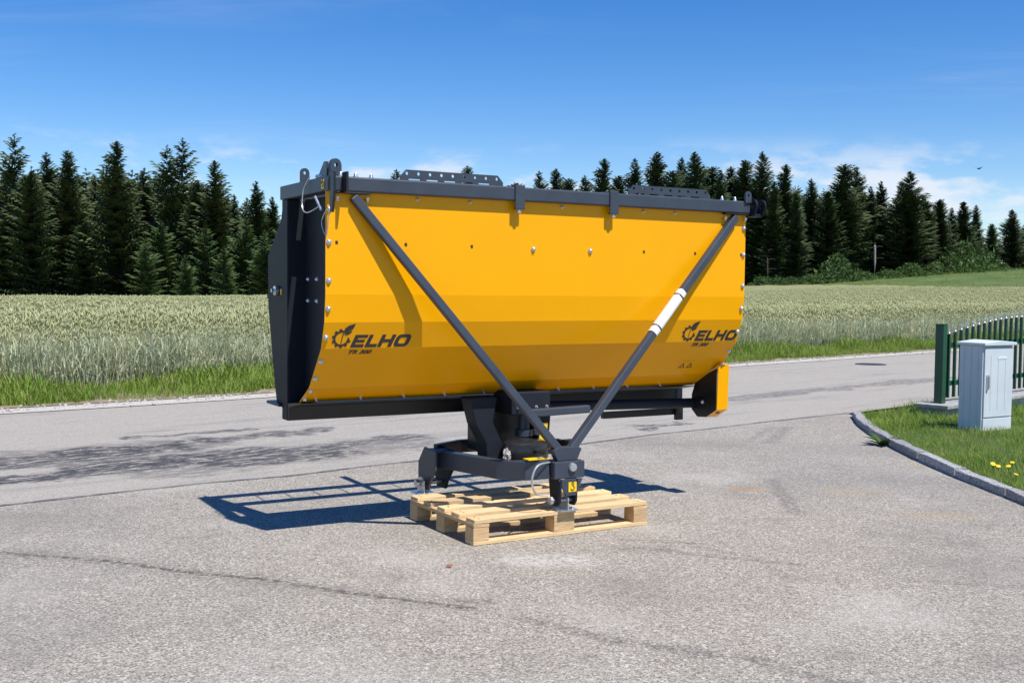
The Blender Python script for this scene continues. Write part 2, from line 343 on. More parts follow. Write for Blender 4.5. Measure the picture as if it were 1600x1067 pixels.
road = ribbon('road', JN, FAR, 120, ROADM, -.004); tag(road, kind='structure')
jm = MB(); J = resamp(JOINT[1:], 160)
for i in range(len(J) - 1):
    p, q_ = Vector(J[i]), Vector(J[i + 1]); tn = (q_ - p).normalized(); nn = Vector((-tn.y, tn.x)); w0 = .014 + .03 * abs(mnoise.noise(Vector((i * .21, 0, 0)))); w1 = .014 + .03 * abs(mnoise.noise(Vector(((i + 1) * .21, 0, 0))))
    jm.add([(*(p - nn * w0), .004), (*(p + nn * w0), .004), (*(q_ + nn * w1), .004), (*(q_ - nn * w1), .004)], [(0, 1, 2, 3)])
jm.build('tar_joint', pmat('tar', (.15, .145, .14), .8, 0, .4, 12), road)
FARG = [tuple(np.array(p) + RN * .55) for p in FAR]
sh = ribbon('gravel_shoulder', [tuple(np.array(p) - RN * .12) for p in FAR], FARG, 110, GRAV, .004, 2); tag(sh, kind='structure')
vg = ribbon('verge_ground', [tuple(np.array(p) + RN * .35) for p in FAR], [tuple(np.array(p) + RN * 3.2) for p in FAR], 110, SOIL, .012, 3); tag(vg, kind='structure')

# loose shoulder stones
def rock(n=1):
    bm = bmesh.new(); bmesh.ops.create_icosphere(bm, subdivisions=1, radius=1)
    for v in bm.verts: v.co *= random.uniform(.7, 1.15); v.co.z *= .6
    V_ = np.array([v.co[:] for v in bm.verts]); T_ = np.array([[v.index for v in f.verts] for f in bm.faces]); bm.free(); return V_, T_, np.zeros(len(T_), int)
ts = rng.uniform(-4, 40, 1500); ss = np.clip(rng.normal(.12, .16, 1500), -.35, .6); pp = RP + ts[:, None] * RD + ss[:, None] * RN
me = scatter('shoulder_stones', [rock() for _ in range(4)], np.c_[pp, gz(pp[:, 0], pp[:, 1]) + .01], rng.uniform(.008, .028, 1500), [pmat('pale_stone', (.42, .39, .35), .9, 0, .25, 30)], .2)
o = bpy.data.objects.new('shoulder_stones', me); C.objects.link(o); tag(o, 'loose pale stones scattered along the far road edge', 'stones', kind='stuff')

# ------------------------------------------------------------------ wheat and grass
def blade(h, w_, bend, segs=3):
    v = []; t_ = []
    for i in range(segs):
        f = i / segs; x = bend * f * f; z = h * f * (1 - .15 * f * abs(bend)); ww = w_ * (1 - f * .8)
        v += [(x, -ww / 2, z), (x, ww / 2, z)]
    v.append((bend, 0, h * (1 - .25 * min(1, abs(bend)))))
    for i in range(segs - 1): t_ += [(2 * i, 2 * i + 1, 2 * i + 3), (2 * i, 2 * i + 3, 2 * i + 2)]
    t_.append((2 * segs - 2, 2 * segs - 1, 2 * segs)); return np.array(v, float), np.array(t_)
def merge(parts):
    V_ = []; T_ = []; M_ = []; b0 = 0
    for v, t_, m in parts: V_.append(v); T_.append(t_ + b0); M_.append(np.full(len(t_), m)); b0 += len(v)
    return np.concatenate(V_), np.concatenate(T_), np.concatenate(M_)
def ear(x, z, L, r, tilt):
    dx, dz_ = math.sin(tilt), math.cos(tilt); px_, pz_ = dz_, -dx
    c0 = np.array([x, 0, z]); c1 = c0 + np.array([dx, 0, dz_]) * L * .35; c2 = c0 + np.array([dx, 0, dz_]) * L
    v = [c0] + [c1 + np.array([px_ * r * math.cos(a), r * math.sin(a), pz_ * r * math.cos(a)]) for a in (0, 2.09, 4.19)] + [c2]
    return np.array(v), np.array([(0, 1, 2), (0, 2, 3), (0, 3, 1), (4, 2, 1), (4, 3, 2), (4, 1, 3)])
def stalk(k):
    rr = random.Random(k); h = rr.uniform(.80, .92); lean = rr.uniform(.0, .12)
    v, t_ = blade(h, .011, lean, 2); v[-1] = (lean, 0, h); parts = [(v, t_, 0)]
    for _ in range(rr.choice((2, 3, 3))):
        z0 = rr.uniform(.15, .62); a = rr.uniform(0, 6.28); bv, bt = blade(rr.uniform(.14, .28), .014, rr.uniform(.12, .30), 3)
        bv2 = bv.copy(); bv2[:, 0] = bv[:, 0] * math.cos(a) - bv[:, 1] * math.sin(a) + lean * (z0 / h) ** 2; bv2[:, 1] = bv[:, 0] * math.sin(a) + bv[:, 1] * math.cos(a); bv2[:, 2] += z0
        parts.append((bv2, bt, 0))
    ev, et = ear(lean, h - .005, rr.uniform(.09, .13), .0105, rr.uniform(.1, 1.1)); parts.append((ev, et, 1))
    return merge(parts)
def topstalk(k):
    rr = random.Random(k); v, t_ = blade(.32, .014, .05, 2); v[:, 2] += .55; parts = [(v, t_, 0)]
    ev, et = ear(.05, .86, rr.uniform(.12, .17), .017, rr.uniform(.1, 1.1)); parts.append((ev, et, 1)); return merge(parts)
WS = 1.75
def wheat_pts(n, t0, t1, s0, s1, pw=1.0):
    ts = rng.uniform(t0, t1, n); ss = s0 + (s1 - s0) * rng.uniform(0, 1, n) ** pw; p = RP + ts[:, None] * RD + ss[:, None] * RN
    ss += .18 * np.sin(ts * 1.3) * (ss < s0 + .5); return np.c_[p, gz(p[:, 0], p[:, 1])]
p1 = wheat_pts(46000, -12, 42, WS, WS + 2.6, 1.5)
me = scatter('w1', [stalk(k) for k in range(10)], p1, rng.uniform(.9, 1.15, len(p1)), [STALK, EARM], .13, rng.uniform(.76, 1.12, len(p1)))
o = bpy.data.objects.new('wheat_front', me)
C.objects.link(o); tag(o, 'blue-green wheat stalks with pale ears lining the front of the field', 'wheat', kind='stuff')
p2 = wheat_pts(95000, -45, 78, WS + 2.3, WS + 34, 1.6)
p2 = p2[p2[:, 1] > 6]
me = scatter('w2', [topstalk(k) for k in range(8)], p2, rng.uniform(.9, 1.3, len(p2)), [STALK, EARM], .10, rng.uniform(.88, 1.10, len(p2)))
o = bpy.data.objects.new('wheat_ears', me); C.objects.link(o); tag(o, 'yellow-green wheat ears carpeting the field behind its front edge', 'wheat', kind='stuff')
# canopy under the ears
wm, t, b, P = gmat('wheat_canopy')
f1 = noise(t, mapping(t, P, (1, 1, .3)), 9, 6, .75); f2 = noise(t, P, .12, 4, .6); f3 = noise(t, mapping(t, P, (1, 1, 1), (0, 0, -.73)), 2.0, 5, .7)
cc = mixc(t, smooth(t, f1, .35, .65), (.22, .23, .09), (.39, .37, .19)); cc = mixc(t, mth(t, 'MULTIPLY', smooth(t, f2, .4, .65), .45), cc, (.28, .29, .13)); cc = mixc(t, mth(t, 'MULTIPLY', smooth(t, f3, .5, .7), .35), cc, (.24, .25, .11))
t.links.new(cc, b.inputs['Base Color']); bn = N(t, 'ShaderNodeBump'); bn.inputs['Strength'].default_value = 1; bn.inputs['Distance'].default_value = .15; t.links.new(f1, bn.inputs['Height']); t.links.new(bn.outputs[0], b.inputs['Normal'])
tt = np.r_[np.linspace(-140, 130, 271)]; sv = np.r_[WS + .9, WS + 1.6, np.linspace(WS + 3, WS + 40, 75), np.linspace(WS + 42, WS + 170, 66)]
TT, SS = np.meshgrid(tt, sv); pp = RP + TT.ravel()[:, None] * RD + SS.ravel()[:, None] * RN
fy = np.where(pp[:, 0] > 0, np.maximum(88, 110 - .6 * pp[:, 0]), 110)
dep = np.clip((SS.ravel() - WS - .9) / 1.5, 0, 1)
hz = .44 + .41 * dep + .10 * np.clip((SS.ravel() - WS - 25) / 15, 0, 1)
zz_ = gz(pp[:, 0], pp[:, 1]) + hz + rng.normal(0, .025, len(pp))
nT = len(tt); q = np.arange(len(pp)).reshape(len(sv), nT); a_ = q[:-1, :-1].ravel(); b_ = q[:-1, 1:].ravel(); c_ = q[1:, 1:].ravel(); d_ = q[1:, :-1].ravel()
ok = (pp[c_, 1] < fy[c_]) & (pp[a_, 1] < fy[a_]) & (pp[b_, 1] < fy[b_]) & (pp[d_, 1] < fy[d_]) & (pp[a_, 1] > 0)
me = np_mesh('wheat_canopy', np.c_[pp, zz_], np.concatenate([np.stack([a_, b_, c_], 1)[ok], np.stack([a_, c_, d_], 1)[ok]]), [wm])
o = bpy.data.objects.new('wheat_canopy', me); C.objects.link(o); tag(o, 'far expanse of ripening wheat reaching to the forest', 'wheat', kind='stuff')

GB = []
for k in range(8):
    v, t_ = blade(random.uniform(.6, 1), .06, random.uniform(.15, .75), 3); GB.append((v, t_, np.full(len(t_), 0 if k < 7 else 1)))
def grass(name, pos, size, label, tilt=.25):
    me = scatter(name, GB, pos, size, [GRASSM, GRASSD], tilt); o = bpy.data.objects.new(name, me); C.objects.link(o); return tag(o, label, 'grass', kind='stuff')
n = 110000; ts = -10 + 62 * rng.uniform(0, 1, n) ** 1.25; ss = .15 + 1.75 * rng.uniform(0, 1, n)
edge = .16 * np.sin(ts * 2.1) + .10 * np.sin(ts * 5.3 + 1) + .07 * np.sin(ts * 11)
ss = np.maximum(ss, .22 + edge + rng.uniform(0, .25, n)); p = RP + ts[:, None] * RD + ss[:, None] * RN
hh = rng.uniform(.10, .26, n) * (.55 + .75 * np.clip((ss - .2) / 1.0, 0, 1)) * (1 + .35 * np.sin(ts * 1.7 + 2 * np.sin(ts * .6)))
grass('verge_grass', np.c_[p, gz(p[:, 0], p[:, 1])], hh, 'bright green grass verge between the road and the wheat')
# meadow strip beyond the wheat on the right
n = 22000; x = rng.uniform(8, 120, n); y = rng.uniform(84, 215, n)
grass('meadow_grass', np.c_[x, y, gz(x, y) - .03], rng.uniform(.25, .6, n), 'green meadow strip between the wheat and the right-hand forest', .4)

# lawn behind the kerb
KERB = [(3.47, 5.2), (3.47, 6.4), (3.47, 7.39), (3.46, 8.0), (3.43, 8.68), (3.44, 9.12), (3.47, 9.65), (3.51, 10.29), (3.59, 10.98), (3.69, 11.65), (3.89, 12.54)]
KR = resamp(KERB, 9)
def lz(x, y): return .05 + .03 * sst((np.asarray(x) - 3.55) / 1.4) - .05 * sst((np.asarray(y) - 11.0) / 1.2)
LP = [(x + .09, y) for x, y in KERB] + [(4.6, 13.3), (6.4, 15.0), (9, 17.5), (14, 17), (14, 5)]
mb = MB(); lg = []; lx = np.linspace(3.5, 14, 43); ly = np.linspace(5.2, 18, 52)
kx = np.array(KERB); 
def kerb_x(y): return np.interp(y, kx[:, 1], kx[:, 0])
def lawn_ok(x, y):
    lim = np.where(y < 12.54, kerb_x(y) + .08, 3.97 + (y - 12.54) * 1.03)
    return x > lim
V_ = []
for yy in ly:
    for s in np.linspace(0, 1, 30):
        x0 = float(kerb_x(yy)) + .085 if yy < 12.54 else 3.97 + (yy - 12.54) * 1.03
        x = x0 + (16 - x0) * s ** 1.8; V_.append((x, yy, float(lz(x, yy))))
mb.add(V_, [(i * 30 + j, i * 30 + j + 1, (i + 1) * 30 + j + 1, (i + 1) * 30 + j) for i in range(51) for j in range(29)])
lw = mb.build('lawn', LAWNM); tag(lw, kind='structure')
n = 90000; x = 3.5 + 6 * rng.uniform(0, 1, n) ** 1.4; y = rng.uniform(5.3, 14.5, n); k = lawn_ok(x, y); x, y = x[k], y[k]
cl_ = np.array([mnoise.noise(Vector((a * 1.3, b * 1.3, 0))) for a, b in zip(x[::1], y[::1])])
hgt = rng.uniform(.035, .085, len(x)) * (1 + .9 * np.clip(cl_, -.4, 1)) * (1 + .5 * (y > 11.2) * rng.uniform(0, 1, len(x)))
grass('lawn_grass', np.c_[x, y, lz(x, y)], hgt, 'green unmown lawn behind the granite kerb', .4)

# kerb stones
kerb = empty('granite_kerb', (0, 0, 0)); tag(kerb, 'curved grey granite kerb edging the lawn', 'kerb')
KS = resamp(KERB, 10)
for i in range(len(KS) - 1):
    seg = [Vector((*p, 0)) for p in resamp([tuple(KS[i]), tuple(KS[i + 1])], 5)]
    dr = (seg[-1] - seg[0]).normalized(); seg[0] += dr * .011; seg[-1] -= dr * .011; hj = random.uniform(-.008, .006); seg = [q_ + Vector((0, 0, hj)) for q_ in seg]
    nrm = Vector((dr.y, -dr.x, 0)); mb = MB(); V_ = []
    for s_ in seg:
        j = [random.uniform(-.005, .005) for _ in range(6)]
        V_ += [s_ + Vector((0, 0, -.08)), s_ + nrm * j[0] + Vector((0, 0, .064 + j[1])), s_ + nrm * (.006 + j[4]) + Vector((0, 0, .070 + j[2])), s_ + nrm * (.10 + j[3]) + Vector((0, 0, .066 + j[5])), s_ + nrm * .105 + Vector((0, 0, -.08))]
    F_ = [(a * 5 + c, a * 5 + (c + 1) % 5, (a + 1) * 5 + (c + 1) % 5, (a + 1) * 5 + c) for a in range(4) for c in range(5)] + [(0, 1, 2, 3, 4), (24, 23, 22, 21, 20)]
    mb.add(V_, F_); mb.build('kerb_stone', GRAN, kerb)

# ------------------------------------------------------------------ forest
def spruce(seed, H=16.0, width=.17, bare=.06, dens=1.0, whorls=30, nb=8, gap=0.0, droop=.35, seg=8, pw=.78):
    rr = random.Random(seed); V_ = []; T_ = []
    def tri(a, b_, c_): k = len(V_); V_.extend((a, b_, c_)); T_.append((k, k + 1, k + 2))
    for i in range(whorls):
        f = i / (whorls - 1); z = H * (bare + (1 - bare - .01) * f ** .92)
        prof = (1 - f) ** pw * min(1, .62 + f * 1.6)
        for b_ in range(max(4, int(nb * (1 - .3 * f)))):
            if rr.random() < gap: continue
            a = rr.uniform(0, 6.283); L = (H * width * prof + .14) * rr.uniform(.60, 1.15) * (1 + .55 * mnoise.noise(Vector((math.cos(a) * 1.1 + seed * 3.7, math.sin(a) * 1.1, f * 5.5)))); zb = z + rr.uniform(-.25, .25) * H / whorls
            rise = .55 * f - droop * (1 - f) + rr.uniform(-.12, .12); ca, sa = math.cos(a), math.sin(a)
            ns = max(3, int(seg * (.35 + .65 * L / (H * width)) * dens)); prev = None
            for s_ in range(ns + 1):
                u = s_ / ns; r = L * u; zz1 = zb + L * (rise * u + .22 * u * u)
                p = (ca * r, sa * r, zz1)
                if prev is not None and u > .12:
                    wd = (L * (.36 * (1 - u) + .10) + .12) * rr.uniform(.7, 1.25); st_ = L / ns * 1.5
                    for sg in (-1, 1):
                        tip = (p[0] + ca * st_ * rr.uniform(.4, 1.1) - sa * wd * sg, p[1] + sa * st_ * rr.uniform(.4, 1.1) + ca * wd * sg, p[2] - wd * rr.uniform(.05, .55))
                        tri(prev, p, tip)
                    tri(prev, p, ((prev[0] + p[0]) / 2 + rr.uniform(-.1, .1), (prev[1] + p[1]) / 2 + rr.uniform(-.1, .1), p[2] - wd * rr.uniform(.5, 1.1)))
                prev = p
    for _ in range(3): tri((-.05, 0, H * .95), (.05, 0, H * .95), (rr.uniform(-.04, .04), 0, H * 1.01)); tri((0, -.05, H * .95), (0, .05, H * .95), (0, 0, H * 1.01))
    return np.array(V_), np.array(T_)
def trunk_mesh(H, r, name, mat):
    mb = MB(); mb.sweep([(0, 0, -.6), (.03, 0, H * .3), (-.02, .03, H * .65), (0, 0, H * .97)], [(r * math.cos(2 * math.pi * j / 7), r * math.sin(2 * math.pi * j / 7)) for j in range(7)])
    for i, s_ in enumerate((1.25, .85, .5, .08)):
        for j in range(7):
            x, y_, z_ = mb.v[i * 7 + j]; cx = (0, .03, -.02, 0)[i]; cyy = (0, 0, .03, 0)[i]; mb.v[i * 7 + j] = (cx + (x - cx) * s_, cyy + (y_ - cyy) * s_, z_)
    return mb.mesh(name, mat, True)
KINDS = {'dense': [], 'slim': [], 'open': [], 'young': [], 'dark': []}
def addkind(k, m, **kw):
    v, t_ = spruce(**kw); KINDS[k].append((np_mesh('spruce_crown', v, t_, [m]), trunk_mesh(16, .19, 'spruce_trunk', BARK)))
for i in range(3):
    addkind('dense', NEED[0], seed=10 + i, width=.225, whorls=52, nb=13, bare=.03, seg=9)
    addkind('slim', NEED[1], seed=20 + i, width=.180, whorls=50, nb=12, bare=.08, seg=9)
    addkind('young', NEED[2], seed=40 + i, width=.24, whorls=26, nb=9, bare=.01, droop=.15)
for i in range(2):
    addkind('open', NEED[1], seed=30 + i, pw=.6, width=.19, whorls=26, nb=9, bare=.12, gap=.18, droop=.1)
    addkind('dark', NEED[1], seed=50 + i, width=.23, whorls=48, nb=13, bare=.10, pw=.66, seg=9)
def wpos(px_, D): return (px_ - 800) / F_PX * D - ROLL * 0, D
def tree(px_, top, D, kind, label, wscale=1.0, group='spruces along the forest edge', cat='spruce tree'):
    x, y = wpos(px_, D); z0 = float(gz(x, y)) - .05
    hor = HOR + ROLL * (px_ - 800); ztop = CAM_H + (hor - top) / F_PX * D; H = ztop - z0; s = H / 16
    crown, trunk = random.choice(KINDS[kind]); r = empty('spruce_tree', (x, y, z0), random.uniform(0, 6.28))
    inst('crown', crown, r, (0, 0, 0), None, (s * wscale, s * wscale, s)); inst('trunk', trunk, r, (0, 0, 0), None, (s, s, s))
    return tag(r, label, cat, group)
ORD = ['first', 'second', 'third', 'fourth', 'fifth', 'sixth', 'seventh', 'eighth', 'ninth', 'tenth', 'eleventh', 'twelfth', 'thirteenth', 'fourteenth', 'fifteenth', 'sixteenth', 'seventeenth', 'eighteenth', 'nineteenth', 'twentieth']
LEFT = [(25, 212, 113, 'open', 'tall ragged open spruce at the far left of the picture'), (-28, 235, 116, 'dense', 'dark spruce cut by the left picture edge'), (75, 240, 117, 'slim', 'narrow spruce just right of the ragged far-left spruce'),
        (107, 236, 114, 'dense', 'pointed dark spruce third from the far left'), (50, 270, 111, 'dark', 'shorter spruce in front of the far-left ragged spruce'), (150, 276, 119, 'open', 'thin pale spruce in the gap left of the tallest bushy left spruce'),
        (183, 222, 113, 'dense', 'tall bushy dark spruce standing clear against the sky left of the machine'), (225, 268, 118, 'slim', 'spruce in the dip right of the tall bushy dark spruce'), (262, 230, 115, 'open', 'sparse spruce with ragged top, left one of the ragged pair'),
        (286, 219, 116, 'open', 'tall sparse brownish spruce, right one of the ragged pair'), (310, 285, 114, 'dark', 'lower spruce filling the gap right of the ragged pair'), (336, 252, 113, 'dense', 'conical dark spruce right of the ragged pair'),
        (365, 305, 117, 'slim', 'small spruce right of the conical dark spruce'), (400, 284, 120, 'slim', 'slender spruce top just left of the machine'), (425, 308, 122, 'slim', 'spruce top touching the left end of the machine')]
for px_, top, D, kd, lb in LEFT: tree(px_, top, D, kd, lb)
for i, (px_, top, D, ws) in enumerate([(228, 372, 109, 1.3), (252, 345, 112, 1.3), (290, 398, 107, 1.3), (322, 352, 111, 1.2), (350, 385, 108, 1.4), (384, 340, 112, 1.3), (413, 362, 109, 1.3), (12, 340, 112, 1.3), (72, 330, 113, 1.2), (132, 350, 112, 1.3), (440, 352, 110, 1.3)]):
    p_ = ['first from left', 'second from left', 'third from left', 'fourth from left', 'fifth from left', 'sixth from left', 'last before the machine'][i] if i < 7 else ['in the far left corner', 'second from the left edge', 'third from the left edge', 'mostly hidden by the machine'][i - 7]
    tree(px_, top, D, 'young' if i < 7 or i == 10 else 'dark', ('light green young spruce at the wheat edge, ' if i < 7 or i == 10 else 'low dark spruce at the wheat edge, ') + p_, ws, 'young spruces in front of the forest', 'young spruce')
MID = [(618, 266, 126), (728, 261, 130), (806, 287, 132), (840, 269, 128), (866, 265, 131), (886, 280, 127), (910, 275, 125), (940, 249, 127), (963, 276, 128), (988, 249, 130), (1022, 239, 128), (1048, 268, 126), (1060, 248, 130), (1081, 239, 127), (1108, 262, 128), (1122, 268, 126), (1137, 262, 130), (1160, 252, 128)]
for i, (px_, top, D) in enumerate(MID): tree(px_, top, D, ['slim', 'dense', 'dark'][i % 3], ORD[i] + ' spruce top from the left above the machine')
RIGHT = [(1186, 238, 126, 'slim', 'tallest slim spruce just right of the machine'), (1222, 258, 128, 'dense', 'broad spruce second right of the machine'), (1262, 280, 130, 'slim', 'narrow spruce between the broad spruce and the twin tops'),
         (1315, 258, 128, 'dark', 'left one of the tall twin-topped spruces on the right'), (1333, 262, 130, 'slim', 'right one of the tall twin-topped spruces'), (1355, 292, 131, 'slim', 'thin spruce right of the twin tops'), (1371, 284, 132, 'slim', 'thin pointed spruce left of the big bushy right spruce'),
         (1415, 269, 128, 'dense', 'big bushy dark spruce with upswept boughs at right'), (1402, 284, 131, 'dense', 'spruce merged into the left side of the big bushy spruce'), (1440, 312, 132, 'dark', 'mid-height spruce right of the big bushy spruce'), (1463, 312, 135, 'dark', 'rounded spruce before the sloping meadow'),
         (1482, 325, 140, 'slim', 'narrow small spruce beside the rounded one'), (1500, 316, 150, 'dark', 'spruce with pointed tip above the light green shrub'), (1520, 321, 155, 'slim', 'slender spruce left of the gap in the tree line'), (1545, 350, 185, 'dark', 'low distant spruce in the gap near the right edge'),
         (1576, 328, 190, 'dense', 'broad dark spruce near the right picture edge'), (1600, 345, 195, 'dense', 'dark spruce cut by the right picture edge'), (1240, 300, 124, 'slim', 'small spruce standing before the broad spruce'), (1290, 300, 126, 'dark', 'lower spruce left of the twin tops'), (1205, 285, 124, 'slim', 'lower spruce leaning on the tallest slim spruce')]
for px_, top, D, kd, lb in RIGHT: tree(px_, top, D, kd, lb, 1.25 if px_ in (1415, 1576, 1600) else 1.05)
# deep forest behind
lowv = [spruce(seed=80 + i, width=.24, whorls=26, nb=9, bare=.06, seg=5) for i in range(3)]
Vs = []; Ts = []; b0 = 0
def fill(px_, D, top):
    global b0
    x, y = wpos(px_, D); z0 = float(gz(x, y)) - .1; hor = HOR + ROLL * (px_ - 800); H = CAM_H + (hor - top) / F_PX * D - z0; s = H / 16
    v, t_ = random.choice(lowv); a = random.uniform(0, 6.28); ca, sa = math.cos(a), math.sin(a)
    Vs.append(np.stack([(v[:, 0] * ca - v[:, 1] * sa) * s * 1.15 + x, (v[:, 0] * sa + v[:, 1] * ca) * s * 1.15 + y, v[:, 2] * s + z0], 1)); Ts.append(t_ + b0); b0 += len(v)
for row, (dD, dt) in enumerate(((7, 34), (14, 30), (22, 22), (32, 26))):
    for px_ in np.arange(-140, 1500, 26):
        px1 = px_ + random.uniform(-10, 10)
        if px1 < 440: top = np.interp(px1, [-100, 30, 110, 185, 285, 340, 430], [235, 245, 255, 250, 248, 275, 312])
        elif px1 < 1180: top = np.interp(px1, [440, 700, 800, 900, 1000, 1180], [310, 305, 300, 284, 272, 268])
        else: top = np.interp(px1, [1180, 1330, 1420, 1500], [272, 285, 305, 345])
        fill(px1, (115 if px1 < 440 else 127 if px1 < 1440 else 150) + dD + random.uniform(-2, 2), top + dt * random.uniform(.5, 1.5))
for px_ in np.arange(1500, 1800, 22): fill(px_ + random.uniform(-8, 8), 200 + random.uniform(0, 20), 362 + random.uniform(-8, 14))
me = np_mesh('forest', np.concatenate(Vs), np.concatenate(Ts), [NEED[0]]); o = bpy.data.objects.new('deep_forest', me); C.objects.link(o)
tag(o, 'dark mass of spruce forest behind the front row of trees', 'forest', kind='stuff')
# shrubs and undergrowth at the right-hand forest edge, pale trunks
def leafball(seed, n=900):
    rr = np.random.default_rng(seed); d_ = rr.normal(size=(n, 3)); d_ /= np.linalg.norm(d_, axis=1)[:, None]; d_[:, 2] = np.abs(d_[:, 2]) * 1.0
    lob = 1 + .22 * np.sin(d_[:, 0] * 5 + seed) * np.cos(d_[:, 1] * 4) + .12 * np.sin(d_[:, 2] * 9); r = rr.uniform(.45, 1, n) ** .5 * lob
    c0 = d_ * r[:, None]; a = rr.normal(size=(n, 3)) * .085; b_ = rr.normal(size=(n, 3)) * .085
    V_ = np.stack([c0, c0 + a, c0 + b_], 1).reshape(-1, 3); return V_, np.arange(3 * n).reshape(-1, 3)
SHR = [np_mesh('shrub_foliage', *leafball(i), [LEAFM]) for i in range(3)]
stemme = MB(); 
for a in range(5): stemme.tube([(0, 0, -.1), (.12 * math.cos(a * 1.3), .12 * math.sin(a * 1.3), .35), (.35 * math.cos(a * 1.3), .35 * math.sin(a * 1.3), .75)], .025, 5)
stemme = stemme.mesh('shrub_stems', BARK)
SH = [(1190, 436, 119, 1.5, 1.1), (1214, 440, 118, 1.3, .9), (1235, 438, 119, 1.2, .8), (1268, 440, 118, 1.5, .9), (1306, 425, 119, 2.3, 2.6), (1290, 436, 118, 1.4, 1.0), (1340, 438, 119, 1.6, 1.0), (1385, 436, 121, 1.5, .9), (1420, 432, 123, 1.9, 1.3), (1455, 425, 128, 1.8, 1.2), (1480, 415, 133, 2.0, 2.4), (1505, 405, 139, 2.5, 3.4), (1535, 415, 145, 2.4, 2.6), (1515, 425, 138, 1.8, 1.0), (1560, 424, 150, 1.6, .8)]
SH.sort()
for i, (px_, py_, D, wd, h) in enumerate(SH):
    x, y = wpos(px_, D); r = empty('shrub', (x, y, float(gz(x, y)) - .05), random.uniform(0, 6)); inst('foliage', SHR[i % 3], r, (0, 0, .05), None, (wd, wd, h)); inst('stems', stemme, r, (0, 0, 0), None, (wd, wd, h))
    lb = {1306: 'large rounded green shrub at the foot of the right-hand spruces', 1505: 'tallest light green bush right of the rounded spruce', 1480: 'light green bush left of the tallest light green bush', 1535: 'light green bush right of the tallest light green bush'}.get(px_, ORD[i] + ' shrub from the machine along the foot of the right-hand forest')
    tag(r, lb, 'shrub', 'shrubs along the forest foot')
for i, (px_, top, D, mat, lb) in enumerate([(1364, 385, 121.5, BARKW, 'bare pale birch trunk catching the sun at the forest edge'), (1197, 405, 122, BARK, 'bare brown trunk nearest the machine at the forest edge')]):
    x, y = wpos(px_, D); z0 = float(gz(x, y)); hgt_ = CAM_H + (HOR + ROLL * (px_ - 800) - top) / F_PX * D - z0
    r = empty('tree_trunk', (x, y, z0)); mb = MB(); rad = .12 if i == 0 else .08
    mb.tube([(0, 0, -.3), (.03, 0, hgt_ * .5), (-.02, 0, hgt_), (.02, 0, hgt_ + .4)], rad, 8); mb.build('trunk', mat, r, 0, True)
    mb = MB()
    for k in range(7): zz1 = hgt_ * (.6 + .12 * k); a = k * 2.2; mb.tube([(0, 0, zz1), (.5 * math.cos(a), .5 * math.sin(a), zz1 + .15), (1.0 * math.cos(a), 1.0 * math.sin(a), zz1 + .1)], .025, 5)
    mb.build('branches', BARK, r); tag(r, lb, 'tree', 'bare trunks at the forest edge')
# bird in the sky
bx, by = (1522 - 800) / F_PX * 90, 90; bz = CAM_H + (457 - 265) / F_PX * 90
br = empty('bird', (bx, by, bz), .4); mb = MB(); mb.lathe((-.2, 0, 0), [(.005, 0), (.05, .1), (.06, .2), (.035, .32), (.012, .4)], 8, (1, 0, 0)); mb.build('body', BLACK, br, 0, True)
for s_ in (-1, 1):
    mb = MB(); mb.plate([[(-.06, 0), (.08, 0), (.05, .25), (-.05, .48), (-.1, .25)]], (0, 0, .02), (1, 0, 0), (0, s_, .18), .01); mb.build('wing', BLACK, br)
tag(br, 'small dark bird flying in the sky at upper right', 'bird')

# ------------------------------------------------------------------ fence, wall, cabinet, manhole, plants
FD = Vector((1.75, 1.62, 0)).normalized(); FO = Vector((4.87, 12.49, 0)); frz = math.atan2(FD.y, FD.x)
fence = empty('picket_fence', FO, frz); tag(fence, 'dark green metal picket fence with silver spear tips and square end post', 'fence')
mb = MB(); mb.box(-.048, .048, -.048, .048, .172, 1.06); post = mb.build('post', GREEN, fence, .004)
mb = MB(); mb.box(-.051, .051, -.051, .051, 1.061, 1.072); mb.build('post_cap', GREEN, post, .003)
for zz1 in (.36, .80):
    mb = MB(); mb.box(.05, 4.4, -.012, .02, zz1, zz1 + .055); mb.build('rail', GREEN, fence, .003)
pk = MB(); pk.box(-.015, .015, -.043, -.013, .23, 1.0); pkm = pk.mesh('picket', GREEN)
tp = MB(); tp.lathe((0, -.028, 1.0), [(.017, 0), (.019, .012), (.010, .022), (.016, .035), (.002, .085)], 8); tpm = tp.mesh('tip', ZINC, True)
for i in range(28):
    xx = .13 + i * .150; dzz = -.045 + .17 * math.sin(i / 27 * math.pi)
    o = inst('picket', pkm, fence, (xx, 0, 0), None, (1, 1, 1)); 
    k = (1.0 + dzz - .23) / .77; o.scale = (1, 1, k); o.location.z = .23 - .23 * k
    s_ = bpy.data.objects.new('tip', tpm); C.objects.link(s_); s_.parent = o; s_.scale = (1, 1, 1 / k); s_.location = (0, 0, 1.0 - 1.0 / k)
wall = empty('garden_wall', FO, frz); tag(wall, 'low cream rendered garden wall with grey capstones under the fence', 'wall')
mb = MB(); mb.box(-.15, .22, -.15, .15, -.1, .125); mb.build('pillar_base', CONC, wall, .006)
mb = MB(); mb.box(.222, 4.5, -.10, .10, -.1, .122); mb.build('wall_face', PLAST, wall)
mb = MB(); mb.box(-.21, .26, -.20, .20, .127, .17); mb.build('capstone', CONC, wall, .006)
for i in range(4): mb = MB(); mb.box(.268 + i * 1.05, .268 + i * 1.05 + 1.042, -.16, .16, .127, .168); mb.build('capstone', CONC, wall, .006)
